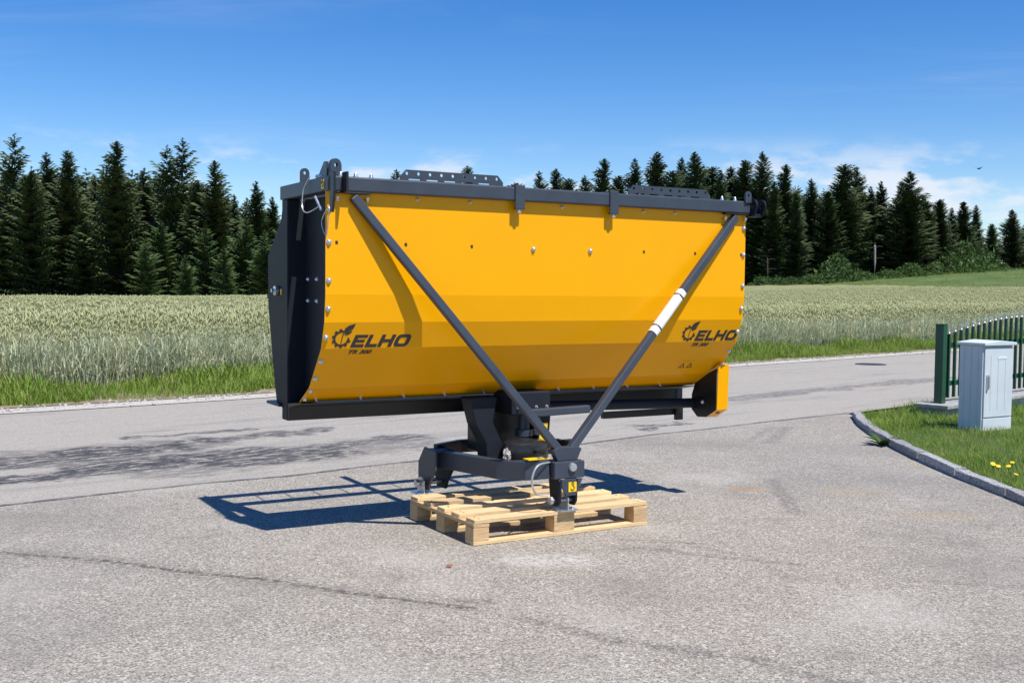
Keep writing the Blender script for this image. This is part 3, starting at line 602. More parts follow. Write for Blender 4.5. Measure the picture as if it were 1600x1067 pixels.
# cable cabinet
cb = empty('cable_cabinet', (4.60, 10.72, .08), R_(30)); tag(cb, 'pale grey plastic cable distribution cabinet in front of the fence', 'cabinet')
W_, D_, H_ = .45, .28, .88
mb = MB(); mb.box(0, W_, .012, D_, -.1, H_ - .05); mb.build('body', CAB, cb, .006)
mb = MB(); mb.box(.012, W_ - .012, -.006, .010, .13, H_ - .075); dr = mb.build('door', CAB, cb, .004)
for k in range(3): mb = MB(); mb.box(.10 + k * .11, .106 + k * .11, -.0085, -.0055, .2, H_ - .14); mb.build('rib', CAB, dr)
mb = MB(); mb.box(.035, .06, -.024, -.0065, .40, .55); mb.box(.04, .055, -.036, -.025, .42, .54); mb.build('handle', ZINC, dr, .003)
mb = MB(); mb.box(.2, .34, -.0095, -.0066, .70, .725); mb.build('maker_badge', pmat('badge', (.72, .74, .76), .4), dr)
mb = MB(); mb.box(.01, W_ - .01, -.004, .010, -.1, .118); mb.build('plinth_panel', CAB, cb, .003)
mb = MB(); mb.plate([[(-.02, 0), (W_ + .02, 0), (W_ + .02, .03), (W_ / 2, .05), (-.02, .03)]], (0, D_ / 2, H_ - .048), (1, 0, 0), (0, 0, 1), D_ + .05); mb.build('lid', CAB, cb, .006)
for k in range(3): mb = MB(); mb.box(-.003, -.0005, .06 + k * .08, .068 + k * .08, .02, H_ - .07); mb.build('side_rib', CAB, cb)
# manhole
mh = MB(); mh.lathe((7.08, 21.7, 0), [(.30, -.02), (.30, .004), (.27, .006)], 24); mo = mh.build('manhole_cover', pmat('cast_iron', (.05, .05, .052), .7, .3, .2, 20, .4, 60)); tag(mo, 'dark round manhole cover in the road near the fence', 'manhole cover')
# plants
def rosette(name, loc, n, L, label, cat, mat=LEAFM, parent=None):
    r = empty(name, loc)
    for k in range(n):
        a = k * 2.4; l = L * random.uniform(.7, 1.15); e = random.uniform(.3, 1.1); mb = MB(); ca, sa = math.cos(a), math.sin(a); V_ = []
        for i in range(6):
            u = i / 5; rr_ = l * u * math.cos(e * (1 - .5 * u)); z_ = l * u * math.sin(e) * (1 - .45 * u); wd = l * .16 * math.sin(math.pi * min(1, u * .9 + .08)) * (1 if i % 2 else .72)
            V_ += [(ca * rr_ - sa * wd, sa * rr_ + ca * wd, z_ + wd * .3), (ca * rr_, sa * rr_, z_), (ca * rr_ + sa * wd, sa * rr_ - ca * wd, z_ + wd * .3)]
        mb.add(V_, [(3 * i + j, 3 * i + j + 1, 3 * i + j + 4, 3 * i + j + 3) for i in range(5) for j in range(2)]); mb.build('leaf', mat, r)
    return tag(r, label, cat)
rosette('weed', (3.46, 10.22, 0), 16, .20, 'leafy green weed growing at a joint of the granite kerb', 'weed')
FLW = pmat('yellow_petals', (.80, .52, .01), .6)
spots = [(1530, 735, 'largest yellow bloom'), (1527, 729, 'bloom just above the largest'), (1548, 741, 'bloom right of the largest'), (1579, 751, 'bloom near the kerb at right'), (1590, 753, 'second bloom near the kerb'), (1590, 763, 'lowest bloom by the kerb'), (1540, 733, 'bloom between the left pair'), (1552, 742, 'small bloom right of centre')]
fm = MB(); fm.lathe((0, 0, 0), [(.004, -.004), (.018, .004), (.022, .010), (.006, .013)], 10); fmm = fm.mesh('bloom', FLW, True)
for px_, py_, lb in spots:
    dr_ = fw + r2 * ((px_ - 800) / F_PX) - u2 * ((py_ - 533.5) / F_PX); k = (.10 - CAM_H) / dr_.z; p = Vector((0, 0, CAM_H)) + dr_ * k
    r = empty('hawkbit', (max(p.x, 3.58) + random.uniform(.02, .28), p.y + random.uniform(-.1, .3), .05)); inst('bloom', fmm, r, (0, 0, .08), (random.uniform(.2, .7), random.uniform(-.3, .3), 0), (.8, .8, .8)); mb = MB(); mb.tube([(0, 0, 0), (.006, .004, .04), (0, 0, .08)], .003, 5); mb.build('stem', GRASSM, r)
    tag(r, 'yellow hawkbit flower in the lawn, ' + lb, 'flower', 'yellow flowers in the lawn')
lf = MB(); lf.plate([[(-.018, 0), (-.006, .010), (.012, .008), (.02, 0), (.01, -.009), (-.01, -.007)]], (-.31, 5.57, .012), (1, .2, .1), (-.2, 1, .3), .002); lo = lf.build('fallen_leaf', pmat('leaf_orange', (.30, .09, .03), .8)); tag(lo, 'small orange fallen leaf on the asphalt before the pallet', 'leaf')

# ------------------------------------------------------------------ pallet
pal = empty('wooden_pallet', (-.202, 6.042, 0), .53); tag(pal, 'pale new wooden pallet carrying the implement', 'pallet')
PL, PW = 1.2, .83; bw = .10
def wob(mb, a=.002):
    mb.v = [tuple(c + random.uniform(-a, a) for c in v) for v in mb.v]; return mb
for i in range(5):
    y0 = i * (PW - bw) / 4; mb = MB(); mb.box(random.uniform(0, .006), PL - random.uniform(0, .008), y0, y0 + bw, .1225, .144); db = wob(mb).build('deck_board', WOOD, pal, .002)
    nl = MB(); [nl.lathe((x_ + random.uniform(-.01, .01), y0 + q_ + random.uniform(-.008, .008), .1455), [(.0045, 0), (.0045, .0012)], 8) for x_ in (.05, PL / 2 - .03, PL / 2 + .03, PL - .05) for q_ in (.03, .07)]; tag(nl.build('nail_heads', pmat('nail_steel', (.16, .14, .12), .5, .6), db), kind='stuff')
for x0, wd in ((.001, .10), (PL / 2 - .07, .14), (PL - .101, .10)):
    mb = MB(); mb.box(x0, x0 + wd, .002, PW - .002, .1005, .1215); o = wob(mb, .001).build('cross_board', WOODB, pal, .002)
for x0, wd in ((.0, .10), (PL / 2 - .07, .14), (PL - .10, .10)):
    for y0 in (.002, PW / 2 - .05, PW - .102):
        mb = MB(); mb.box(x0 + .001, x0 + wd, y0, y0 + .10, .0225, .0995); wob(mb, .0015).build('block', WOODB, pal, .002)
for y0 in (.0, PW / 2 - .05, PW - .10):
    mb = MB(); mb.box(.0, PL, y0, y0 + .10, .001, .0218); wob(mb, .0008).build('bottom_board', WOOD, pal, .002)

# ------------------------------------------------------------------ the implement
UCc, Dd = 3.526, 5.58
root = empty('hopper_implement', (cy * UCc - sy * Dd, sy * UCc + cy * Dd, 0), YAW)
tag(root, 'large yellow and slate-grey tractor hopper implement lettered ELHO standing on a pallet', 'farm implement')
X0, X1 = -1.467, 1.467
PROF = [(.030, 1.953), (.030, 1.386), (.046, 1.235), (.095, 1.09), (.290, .860), (.45, .768)]
def part(mb, name, mat, parent=root, bevel=.003, sm=False): return mb.build(name, mat, parent, bevel, sm)
# folded yellow sheet
mb = MB(); th = .004; out = [Vector(p) for p in PROF]; inn = []
for i, p in enumerate(out):
    t_ = (out[min(i + 1, 5)] - out[max(i - 1, 0)]).normalized(); inn.append(p + Vector((-t_.y, t_.x)) * th)
ring = out + inn[::-1]; n = len(ring)
mb.add([(x, p.x, p.y) for x in (X0 + .002, X1 - .002) for p in ring], [(j, (j + 1) % n, n + (j + 1) % n, n + j) for j in range(n)] + [(i, i + 1, n - 2 - i, n - 1 - i) for i in range(5)] + [(n + i + 1, n + i, 2 * n - 1 - i, 2 * n - 2 - i) for i in range(5)])
sheet = part(mb, 'curved_sheet', YEL, bevel=0); sheet['label'] = 'folded yellow steel sheet of the hopper'
# bolts
def dome(r, h): m = MB(); m.lathe((0, 0, 0), [(r * 1.25, 0), (r * 1.25, h * .25), (r, h * .3), (r * .8, h * .75), (r * .35, h)], 10, (0, -1, 0)); return m.mesh('bolt', ZINC, True)
BOLT = dome(.0125, .016); BOLTS = dome(.008, .02)
def facet(z):
    for (ya, za), (yb, zb) in zip(PROF[:-1], PROF[1:]):
        if zb <= z <= za: f = (za - z) / (za - zb); return ya + (yb - ya) * f, math.atan2(yb - ya, za - zb)
    return PROF[-1][0], .9
for xs_ in (X0 + .02, X1 - .02):
    for z in (1.84, 1.665, 1.46, 1.31, 1.155, 1.02, .92, .845, .79):
        if xs_ > 0 and z < .9: continue
        y_, a_ = facet(z); inst('bolt', BOLT, sheet, (xs_, y_ - .001, z), (a_, 0, 0))
for xx in np.arange(-1.38, 1.3, .272):
    y_, a_ = facet(.785); inst('bolt', BOLTS, sheet, (float(xx), y_ - .001, .785), (a_ - .5, 0, 0))
for xx in (-.176, .228): inst('bolt', BOLT, sheet, (xx, .029, 1.66))
for xx in (-1.403, -.998, -.586, .633, 1.042, 1.43):
    mb = MB(); mb.box(xx - .007, xx + .007, .0285, .031, 1.655, 1.673); mb.build('square_hole', BLACK, sheet)
for xx in (-.93, -.6, .02, .62, .87): inst('bolt', BOLTS, sheet, (xx, .029, 1.915), None, (1, 1, 1))
# top frame
ZT0, ZT1 = 1.935, 2.015
mb = MB(); mb.box(X0, X1, -.012, .068, ZT0, ZT1); fb = part(mb, 'front_top_beam', GREY, bevel=.008)
for s_, nm in ((X0, 'side_top_beam'), (X1 - .08, 'side_top_beam')):
    mb = MB(); mb.box(s_, s_ + .08, .070, .80, ZT0, ZT1); part(mb, nm, GREY, bevel=.006)
mb = MB(); mb.box(X0 + .082, X1 - .082, .72, .80, ZT0 + .002, ZT1 - .002); part(mb, 'rear_top_beam', GREY, bevel=.006)
mb = MB(); mb.box(X0 + .082, X1 - .082, .41, .51, ZT0 + .02, ZT1 - .03); part(mb, 'middle_top_bar', GREYD)
for xx in (-.297, .369):
    mb = MB(); mb.box(xx - .03, xx + .03, -.02, 1.14, ZT1 + .0015, ZT1 + .011); part(mb, 'cross_bar', GREY, bevel=.002)
    mb = MB(); mb.box(xx - .032, xx + .032, -.022, -.0135, 1.885, ZT1 + .010); mb.box(xx - .026, xx + .026, -.020, .010, 1.887, 1.897); c_ = part(mb, 'beam_clamp', GREY, bevel=.003)
    mb = MB(); mb.lathe((xx, -.006, 1.866), [(.016, 0), (.016, .010), (.008, .011), (.008, .021)], 6, (0, 0, 1)); mb.build('nut', ZINC, c_)
for xx in np.arange(-1.3, 1.4, .2):
    if abs(xx) < 1.25: mb = MB(); mb.tube([(float(xx), .515, 1.99), (float(xx), .716, 1.99)], .006, 6); part(mb, 'grid_rod', GREYD, bevel=0)
def circ(cx, cz, r, n=12): return [(cx + r * math.cos(2 * math.pi * j / n), cz + r * math.sin(2 * math.pi * j / n)) for j in range(n)]
def rail(xa, xb, k):
    h = .058; loops = [[(xa, 0), (xb, 0), (xb, .02), (xb - .035, h), (xa + .035, h), (xa, .02)]]
    for j in range(k): loops.append(circ(xa + .04 + (xb - xa - .08) * j / (k - 1), .038, .0095, 10))
    for j in range(5): a = xa + .05 + (xb - xa - .1) * j / 5; loops.append([(a, .002), (a + (xb - xa) * .11, .002), (a + (xb - xa) * .11, .009), (a, .009)])
    mb = MB(); mb.plate(loops, (0, .006, ZT1 + .0005), (1, 0, 0), (0, 0, 1), .008); return part(mb, 'perforated_rail', GREY, bevel=0)
rail(-1.045, -.40, 9); rail(.49, 1.136, 9)
for xx in (-1.30, -1.385, -1.21, 1.25, 1.36): inst('bolt', BOLTS, fb, (xx, .02, ZT1), (-math.pi / 2, 0, 0), (1.3, 1.3, 1.3))
# lugs
def lug(o, ex, ey, wd, h, hole, th_, name='lifting_lug', mat=GREY):
    arc = [(wd / 2 + wd / 2 * math.cos(a), h - wd / 2 + wd / 2 * math.sin(a)) for a in np.linspace(0, math.pi, 9)]
    mb = MB(); mb.plate([[(0, 0), (wd, 0)] + arc, circ(wd / 2, h - wd / 2, hole, 12)], o, ex, ey, th_); return part(mb, name, mat, bevel=0)
lug((X0 + .012, .47, ZT1), (1, .12, 0), (0, 0, 1), .055, .082, .010, .012)
lug((X0 + .02, .02, ZT1), (1, .25, 0), (0, 0, 1), .07, .095, .012, .02)
mb = MB(); mb.plate([[(0, 0), (.16, 0), (.16, .03), (.06, .085), (0, .08)]], (X0 + .02, .05, ZT1), (.1, 1, 0), (0, 0, 1), .012); part(mb, 'lug_gusset', GREY)
for xx, zb in ((X0 + .014, 1.82), (X0 + .085, 1.925)):
    mb = MB(); mb.plate([[(-.075, 2.035), (-.012, 2.035), (-.012, zb + .03), (-.02, zb), (-.05, zb), (-.075, 1.93)]], (xx, 0, 0), (0, 1, 0), (0, 0, 1), .014); part(mb, 'latch_plate', BLACK)
lug((X1 - .055, -.02, ZT1 - .01), (1, .1, 0), (0, 0, 1), .055, .075, .010, .012)
for xx in (X1 + .012, X1 + .085):
    mb = MB(); arc = [(-.05 + .045 * math.cos(a), 1.985 + .045 * math.sin(a)) for a in np.linspace(0, math.pi, 9)]
    mb.plate([[(-.075, 1.925), (-.02, 1.925)] + [(-.005, 1.94)] + arc, circ(-.05, 1.985, .016, 10)], (xx, .03, 0), (0, 1, 0), (0, 0, 1), .012); part(mb, 'latch_plate', GREYD, bevel=0)
mb = MB(); mb.box(X1 + .001, X1 + .092, -.03, .05, 1.915, 1.935); part(mb, 'latch_base', GREYD)
mb = MB(); mb.tube([(X0 - .012, .055, 1.835), (X0 - .02, .13, 1.91)], .008, 8); part(mb, 'locking_pin', ZINC, bevel=0)
mb = MB(); mb.tube([(X0 + .03, .13, 2.025), (X0 + .03, .24, 2.03)], .012, 8); part(mb, 'locking_pin', ZINC, bevel=0)
def arcpath(p, n=14): 
    P = [Vector(q_) for q_ in p]; out = []
    for i in range(len(P) - 1):
        p0, p1, p2, p3 = P[max(i - 1, 0)], P[i], P[i + 1], P[min(i + 2, len(P) - 1)]
        for j in range(n):
            u = j / n; out.append(.5 * ((2 * p1) + (p2 - p0) * u + (2 * p0 - 5 * p1 + 4 * p2 - p3) * u * u + (3 * p1 - p0 - 3 * p2 + p3) * u ** 3))
    return out + [P[-1]]
mb = MB(); mb.tube(arcpath([(X0 - .004, .26, 2.03), (X0 - .02, .32, 1.96), (X0 - .03, .31, 1.86), (X0 - .03, .22, 1.83), (X0 - .01, .08, 1.86)], 6), .0035, 6); mb.tube(arcpath([(X0 + .01, .02, 1.85), (X0 - .01, .06, 1.77), (X0, .01, 1.70), (X0 + .004, -.01, 1.82)], 6), .003, 6); part(mb, 'lanyard_wire', WIRE, bevel=0, sm=True)
# end structure, left and right
for sgn, xe in ((1, X0), (-1, X1)):
    ins = .11 * sgn
    poly = [(p[0] + .006, p[1]) for p in PROF] + [(.66, .735), (.66, 1.93), (.05, 1.93)]
    poly[0] = (.036, 1.93)
    mb = MB(); mb.plate([poly], (xe + ins, 0, 0), (0, 1, 0), (0, 0, 1), .006); ep = part(mb, 'end_plate', GREYD, bevel=0)
    mb = MB()
    for (ya, za), (yb, zb) in zip(PROF[:-1], PROF[1:]):
        a0, a1 = sorted((xe + .004 * sgn, xe + ins)); mb.add([(x, y + .0055, z) for x in (a0, a1) for y, z in ((ya, za if za < 1.94 else 1.932), (yb, zb), (yb + .006, zb), (ya + .006, za if za < 1.94 else 1.932))], [(0, 1, 2, 3), (4, 7, 6, 5), (0, 4, 5, 1), (3, 2, 6, 7), (0, 3, 7, 4), (1, 5, 6, 2)])
    part(mb, 'edge_flange', GREYD, bevel=0)
    a0, a1 = sorted((xe, xe + .112 * sgn)); mb = MB(); mb.box(a0, a1, .662, .762, .638, 1.9335); part(mb, 'end_post', GREYD, bevel=.006)
    mb = MB(); mb.plate([[(.763, 1.93), (.80, 1.82), (1.055, 1.61), (1.05, 1.30), (.92, .83), (.885, .73), (.763, .70)]], (xe + .012 * sgn, 0, 0), (0, 1, 0), (0, 0, 1), .008); wp = part(mb, 'side_wing', GREYD, bevel=0)
    mb = MB(); mb.plate([[(.763, 1.35), (1.05, 1.35), (1.05, 1.375), (.763, 1.375)]], (xe + .004 * sgn, 0, 0), (0, 1, 0), (0, 0, 1), .007); mb.build('stiffener', GREYD, wp)
    mb = MB(); mb.box(min(xe - .02 * sgn, xe + .06 * sgn), max(xe - .02 * sgn, xe + .06 * sgn), .764, 1.0, .712, .73); part(mb, 'foot_tab', BLACK)
    if sgn == 1:
        for y_, z in ((.60, 1.47), (.60, 1.345), (.45, 1.47), (.45, 1.345)): inst('bolt', BOLT, ep, (xe + ins - .003, y_, z), (0, 0, -math.pi / 2), (.9, .9, .9))
        mb = MB(); mb.lathe((xe + .006, .86, 1.40), [(.03, 0), (.03, .02), (.012, .022), (.012, .04)], 12, (-1, 0, 0)); mb.build('pivot_pin', ZINC, wp, 0, True)
        mb = MB(); mb.box(xe + .002, xe + .0065, .78, .80, 1.36, 1.41); mb.build('warning_sticker', STICK, wp)
        for zz1 in (1.50, 1.60, 1.66): mb = MB(); mb.box(xe + ins - .006, xe + ins - .0035, .055, .075, zz1 - .025, zz1 + .02); mb.build('warning_sticker', STICK, ep)
# bottom beam, cover, drive shaft
mb = MB(); mb.box(X0 + .114, X1 - .114, .662, .76, .638, .735); part(mb, 'bottom_beam', GREYD, bevel=.006)
mb = MB(); mb.add([(x, y, z) for x in (X0 + .003, X1 - .08) for y, z in ((.40, .7645), (.448, .764), (.66, .742), (.66, .640), (.652, .640), (.646, .72))], [(0, 1, 7, 6), (1, 2, 8, 7), (2, 3, 9, 8), (3, 4, 10, 9), (4, 5, 11, 10), (5, 0, 6, 11), (0, 5, 4, 3, 2, 1), (6, 7, 8, 9, 10, 11)]); part(mb, 'lower_apron', BLACK, bevel=0)
mb = MB(); mb.tube([(.10, .46, .672), (1.41, .46, .640)], .034, 16); part(mb, 'drive_shaft_tube', GREYD, bevel=0, sm=True)
mb = MB(); mb.box(.74, 1.40, .60, .64, .545, .59); mb.box(1.34, 1.40, .57, .60, .51, .60); part(mb, 'scraper_bar', BLACK)
# chain guard, right end
mb = MB(); mb.plate([[(.20, .90), (.42, .80), (.46, .70), (.46, .60), (.40, .553), (.30, .56), (.205, .617)]], (1.388, 0, 0), (0, 1, 0), (0, 0, 1), .006); gd = part(mb, 'guard_side_plate', BLACK, bevel=0)
mb = MB(); mb.add([(x, y, z) for x in (1.392, 1.486) for y, z in ((.19, .915), (.20, .617), (.31, .556), (.40, .548), (.40, .556), (.314, .565), (.207, .624), (.197, .91))], [(0, 1, 9, 8), (1, 2, 10, 9), (2, 3, 11, 10), (3, 4, 12, 11), (4, 5, 13, 12), (5, 6, 14, 13), (6, 7, 15, 14), (7, 0, 8, 15), (0, 7, 6, 5, 4, 3, 2, 1), (8, 9, 10, 11, 12, 13, 14, 15)]); gc = part(mb, 'chain_guard', YEL, bevel=0)
mb = MB(); mb.add([(x, y, z) for x in (1.392, 1.486) for y, z in ((.19, .918), (.42, .80), (.424, .806), (.192, .926))], [(0, 1, 5, 4), (1, 2, 6, 5), (2, 3, 7, 6), (3, 0, 4, 7), (0, 3, 2, 1), (4, 5, 6, 7)]); mb.build('guard_top', YEL, gc)
inst('bolt', BOLT, gd, (1.385, .34, .66), (0, 0, -math.pi / 2)); mb = MB(); mb.lathe((1.44, .245, .592), [(.014, 0), (.014, .004)], 12, (0, -.5, -.86)); mb.build('hole', BLACK, gc)
# struts
AP = Vector((-.088, -.205, .45))
def tube60(p0, p1, nm, wd=.047, hg=.047, mat=GREY):
    mb = MB(); mb.bar(p0, p1, hg, wd, (0, 1, 0)); return part(mb, nm, mat, bevel=.007)
sl = tube60((-1.316, .016, 1.911), (-.112, -.215, .47), 'diagonal_strut'); srr = tube60((1.361, .016, 1.911), (-.058, -.213, .49), 'diagonal_strut')
tube60((-.318, -.176, .715), (.095, -.176, .722), 'strut_cross_tube', .046, .044)
for xx in (-1.32, 1.36):
    mb = MB(); mb.box(xx - .10, xx + .10, -.010, .06, 1.9245, 1.9335); fl = part(mb, 'strut_flange', BLACK); [inst('bolt', BOLTS, fl, (xx + dx_, .012, 1.906), (math.pi / 2, 0, 0), (1.2, 1.2, 1.2)) for dx_ in (-.085, .085)]
# wrapped document sleeve and ties on the right strut
pa, pb = Vector((1.375, .018, 1.926)), Vector((-.058, -.213, .49)); dv = pb - pa
s0_, s1_ = pa + dv * .355, pa + dv * .535
mb = MB(); secs = []
for j in range(12): a = 2 * math.pi * j / 12; secs.append((.029 * (abs(math.cos(a)) ** .6) * (1 if math.cos(a) >= 0 else -1), .029 * (abs(math.sin(a)) ** .6) * (1 if math.sin(a) >= 0 else -1)))
mb.sweep([s0_ + (s1_ - s0_) * u for u in np.linspace(0, 1, 9)], secs, (0, 1, 0)); slv = part(mb, 'white_sleeve', WHITE, srr, bevel=0, sm=True)
for u in (.12, .86):
    mb = MB(); mb.sweep([s0_ + (s1_ - s0_) * (u - .012), s0_ + (s1_ - s0_) * (u + .012)], [(q_[0] * 1.06, q_[1] * 1.06) for q_ in secs], (0, 1, 0)); mb.build('cable_tie', BLACK, slv)
# front hitch bracket
mb = MB(); mb.plate([[(-.155, .436), (-.02, .436), (.012, .50), (-.02, .515), (-.15, .515), (-.185, .50)]], (0, -.212, 0), (1, 0, 0), (0, 0, 1), .05); part(mb, 'apex_gusset', GREY, bevel=.004)
mb = MB(); mb.box(-.19, .015, -.262, -.250, .335, .434); mb.box(-.19, -.178, -.2495, -.13, .335, .434); mb.box(.003, .015, -.2495, -.13, .335, .434); mb.box(-.177, .002, -.2495, -.135, .424, .434); hb = part(mb, 'front_hitch_bracket', GREY, bevel=.006)
mb = MB(); mb.lathe((-.072, -.262, .400), [(.026, 0), (.026, .012), (.022, .018), (.004, .020)], 18, (0, -1, 0)); mb.build('pivot_pin', ZINC, hb, 0, True)
mb = MB(); mb.plate([[(-.165, .333), (.0, .333), (-.045, .235), (-.115, .235)]], (0, -.262, 0), (1, 0, 0), (0, 0, 1), .012); tpz = part(mb, 'taper_plate', GREY)
for xx in (-.150, -.040):
    mb = MB(); mb.plate([[(-.27, .333), (-.14, .333), (-.16, .20), (-.18, .172), (-.24, .172), (-.262, .20)]], (xx, 0, 0), (0, 1, 0), (0, 0, 1), .014); part(mb, 'fork_plate', GREYD)
mb = MB(); mb.tube([(-.175, -.21, .205), (-.015, -.21, .205)], .014, 10); mb.lathe((-.175, -.21, .205), [(.024, 0), (.024, .016)], 6, (-1, 0, 0)); part(mb, 'hitch_pin', ZINC, bevel=0, sm=True)
mb = MB(); mb.box(-.10, -.045, -.2705, -.2685, .258, .315); sk = mb.build('hook_sticker', STICK, tpz)
def hook(o, s_, ny, parent):
    pts_ = circ(0, .50, .17, 14) ; mb = MB(); P3 = [Vector((o[0] + a * s_, ny, o[2] + b * s_)) for a, b in pts_]; mb.tube(P3 + [P3[0]], .055 * s_, 5, (0, 1, 0))
    c_ = [(.0, .38), (.05, .22), (.18, .08), (.24, -.12), (.16, -.34), (-.04, -.42), (-.22, -.32), (-.27, -.16)]; mb.tube(arcpath([(o[0] + a * s_, ny, o[2] + b * s_) for a, b in c_], 3), .065 * s_, 5, (0, 1, 0)); return mb.build('hook_mark', INK, parent)
hook((-.072, 0, .285), .043, -.271, sk)
# lower swing arm, left foot
mb = MB(); mb.sweep([(-.497, .60, .358), (-.46, .45, .36), (-.392, .02, .368), (-.31, -.15, .382), (-.192, -.195, .39)], [(-.03, -.055), (.03, -.055), (.03, .055), (-.03, .055)]); arm = part(mb, 'swing_arm', GREY, bevel=.005)
mb = MB(); mb.box(-.33, -.19, -.205, -.14, .447, .452); mb.build('yellow_label', STICK, arm)
mb = MB(); mb.tube(arcpath([(-.27, -.2, .455), (-.24, -.205, .462), (-.21, -.205, .455)], 4), .004, 5); mb.build('label_mark', INK, arm)
for xx, m_ in ((-.575, GREY), (-.455, GREYD)):
    mb = MB(); mb.plate([[(.50, .42), (.66, .43), (.745, .33), (.745, .20), (.72, .165), (.60, .165), (.57, .22), (.50, .30)]], (xx, 0, 0), (0, 1, 0), (0, 0, 1), .014); part(mb, 'foot_plate', m_)
mb = MB(); mb.box(-.566, -.464, .55, .66, .405, .42); part(mb, 'foot_bridge', GREY)
mb = MB(); mb.tube([(-.62, .66, .205), (-.44, .66, .205)], .014, 10); mb.lathe((-.62, .66, .205), [(.024, 0), (.024, .02)], 6, (-1, 0, 0)); part(mb, 'hitch_pin', ZINC, bevel=0, sm=True)
mb = MB(); mb.sweep([(-.50, .66, .40), (-.30, .72, .41), (-.05, .70, .41)], [(-.02, -.04), (.02, -.04), (.02, .04), (-.02, .04)]); part(mb, 'rear_arm', BLACK)
# mast, slewing drum, motor
mb = MB(); mb.plate([[(-.445, .76), (-.255, .76), (-.285, .61), (-.215, .47), (-.21, .29), (-.315, .29), (-.33, .48), (-.40, .60)]], (0, .37, 0), (1, 0, 0), (0, 0, 1), .13); part(mb, 'mast', GREYD, bevel=.006)
mb = MB(); mb.box(-.30, .13, .47, .62, .40, .66); part(mb, 'gear_housing', BLACK, bevel=.01)
mb = MB(); mb.lathe((-.115, .20, .372), [(.135, 0), (.142, .02), (.142, .09), (.135, .115), (.11, .13), (.05, .134)], 32); drm = part(mb, 'slewing_drum', RUBB, bevel=0, sm=True)
mb = MB(); mb.tube([(-.14, .052, .462), (-.07, .050, .462), (-.01, .075, .462)], .005, 6); mb.build('drum_handle', RUBB, drm)
mb = MB(); mb.lathe((-.05, .33, .52), [(.055, -.01), (.055, .03), (.035, .032), (.035, .13)], 16); mb.lathe((-.02, .22, .53), [(.03, 0), (.03, .03), (.016, .032), (.016, .10)], 12); part(mb, 'motor_hub', GREY, bevel=0, sm=True)
mb = MB(); mb.box(-.20, .075, .22, .46, .655, .795); mt = part(mb, 'motor_mount', GREYD, bevel=.008)
for xx in (-.16, -.03, .045): inst('bolt', BOLTS, mt, (xx, .219, .70))
mb = MB(); mb.plate([[(.075, .385), (.155, .385), (.175, .66), (.085, .66)]], (0, .40, 0), (1, 0, 0), (0, 0, 1), .05); rp = part(mb, 'rear_mast_plate', GREYD)
mb = MB(); mb.plate([[(.085, .42), (.138, .42), (.15, .575), (.095, .575)]], (0, .373, 0), (1, 0, 0), (0, 0, 1), .003); mb.build('warning_sticker', STICK, rp)
mb = MB(); mb.sweep([(.10, .45, .40), (.24, .40, .42), (.27, .25, .41)], [(-.02, -.045), (.02, -.045), (.02, .045), (-.02, .045)]); mb.box(.23, .30, .23, .33, .42, .47); part(mb, 'rear_swing_arm', BLACK)
mb = MB(); mb.tube(arcpath([(-.10, .50, .70), (.02, .34, .66), (.06, .33, .58), (.03, .40, .52)], 5), .010, 8); part(mb, 'hydraulic_hose', RUBB, bevel=0, sm=True)
mb = MB(); mb.tube(arcpath([(-.20, -.22, .43), (-.30, -.25, .42), (-.335, -.25, .34), (-.30, -.24, .26), (-.22, -.24, .245)], 6), .006, 6); part(mb, 'lanyard_wire', WIRE, bevel=0, sm=True)
# bolted-down brackets on the pallet
def angle(loc, label):
    r = empty('steel_angle_bracket', loc, YAW); mb = MB(); mb.box(-.05, .075, -.05, .05, 0, .006); b_ = mb.build('base_flange', ZINC, r, .001)
    mb = MB(); mb.plate([[(-.05, .006), (.05, .006), (.045, .08), (.02, .10), (-.02, .10), (-.045, .08)]], (0, 0, 0), (0, 1, 0), (0, 0, 1), .006); mb.build('upright_flange', ZINC, r)
    for a, c in ((.045, -.025), (.045, .025)): inst('bolt', BOLTS, b_, (a, c, .006), (-math.pi / 2, 0, 0))
    tag(r, label, 'bracket', 'angle brackets screwed to the pallet')
def lw_(x, y, z): return (cy * (UCc + x) - sy * (Dd + y), sy * (UCc + x) + cy * (Dd + y), z)
angle(lw_(-.095, -.215, .1445), 'galvanised angle bracket holding the front foot on the near pallet board'); angle(lw_(-.61, .64, .1445), 'galvanised angle bracket holding the rear foot at the far left pallet corner')
# ------------------------------------------------------------------ lettering on the sheet
class Face:
    def __init__(s, k, x0, b0, off=.0015):
        (ya, za), (yb, zb) = PROF[k], PROF[k + 1]; s.t = Vector((0, ya - yb, za - zb)).normalized(); s.o = Vector((x0, yb, zb)) + s.t * b0; s.n = Vector((0, -s.t.z, s.t.y)); s.o += s.n * off
    def p(s, a, b_): return s.o + Vector((1, 0, 0)) * a + s.t * b_
def flat(fc, loops, name, parent, sc_=1, ox=0, oz=0, shear=0):
    L3 = [[Vector((a, b_, 0)) for a, b_ in lp] for lp in loops]; fl_ = [q_ for lp in L3 for q_ in lp]; mb = MB(); mb.add([fc.p((q_.x + shear * q_.y) * sc_ + ox, q_.y * sc_ + oz) for q_ in fl_], [t_ for t_ in geometry.tessellate_polygon(L3)]); return mb.build(name, INK, parent)
def rrect(x0, x1, z0, z1, r, n=5):
    o = []
    for cx, cz, a in ((x1 - r, z1 - r, 0), (x0 + r, z1 - r, 90), (x0 + r, z0 + r, 180), (x1 - r, z0 + r, 270)):
        o += [(cx + r * math.cos(R_(a + 90 * j / n)), cz + r * math.sin(R_(a + 90 * j / n))) for j in range(n + 1)]
    return o
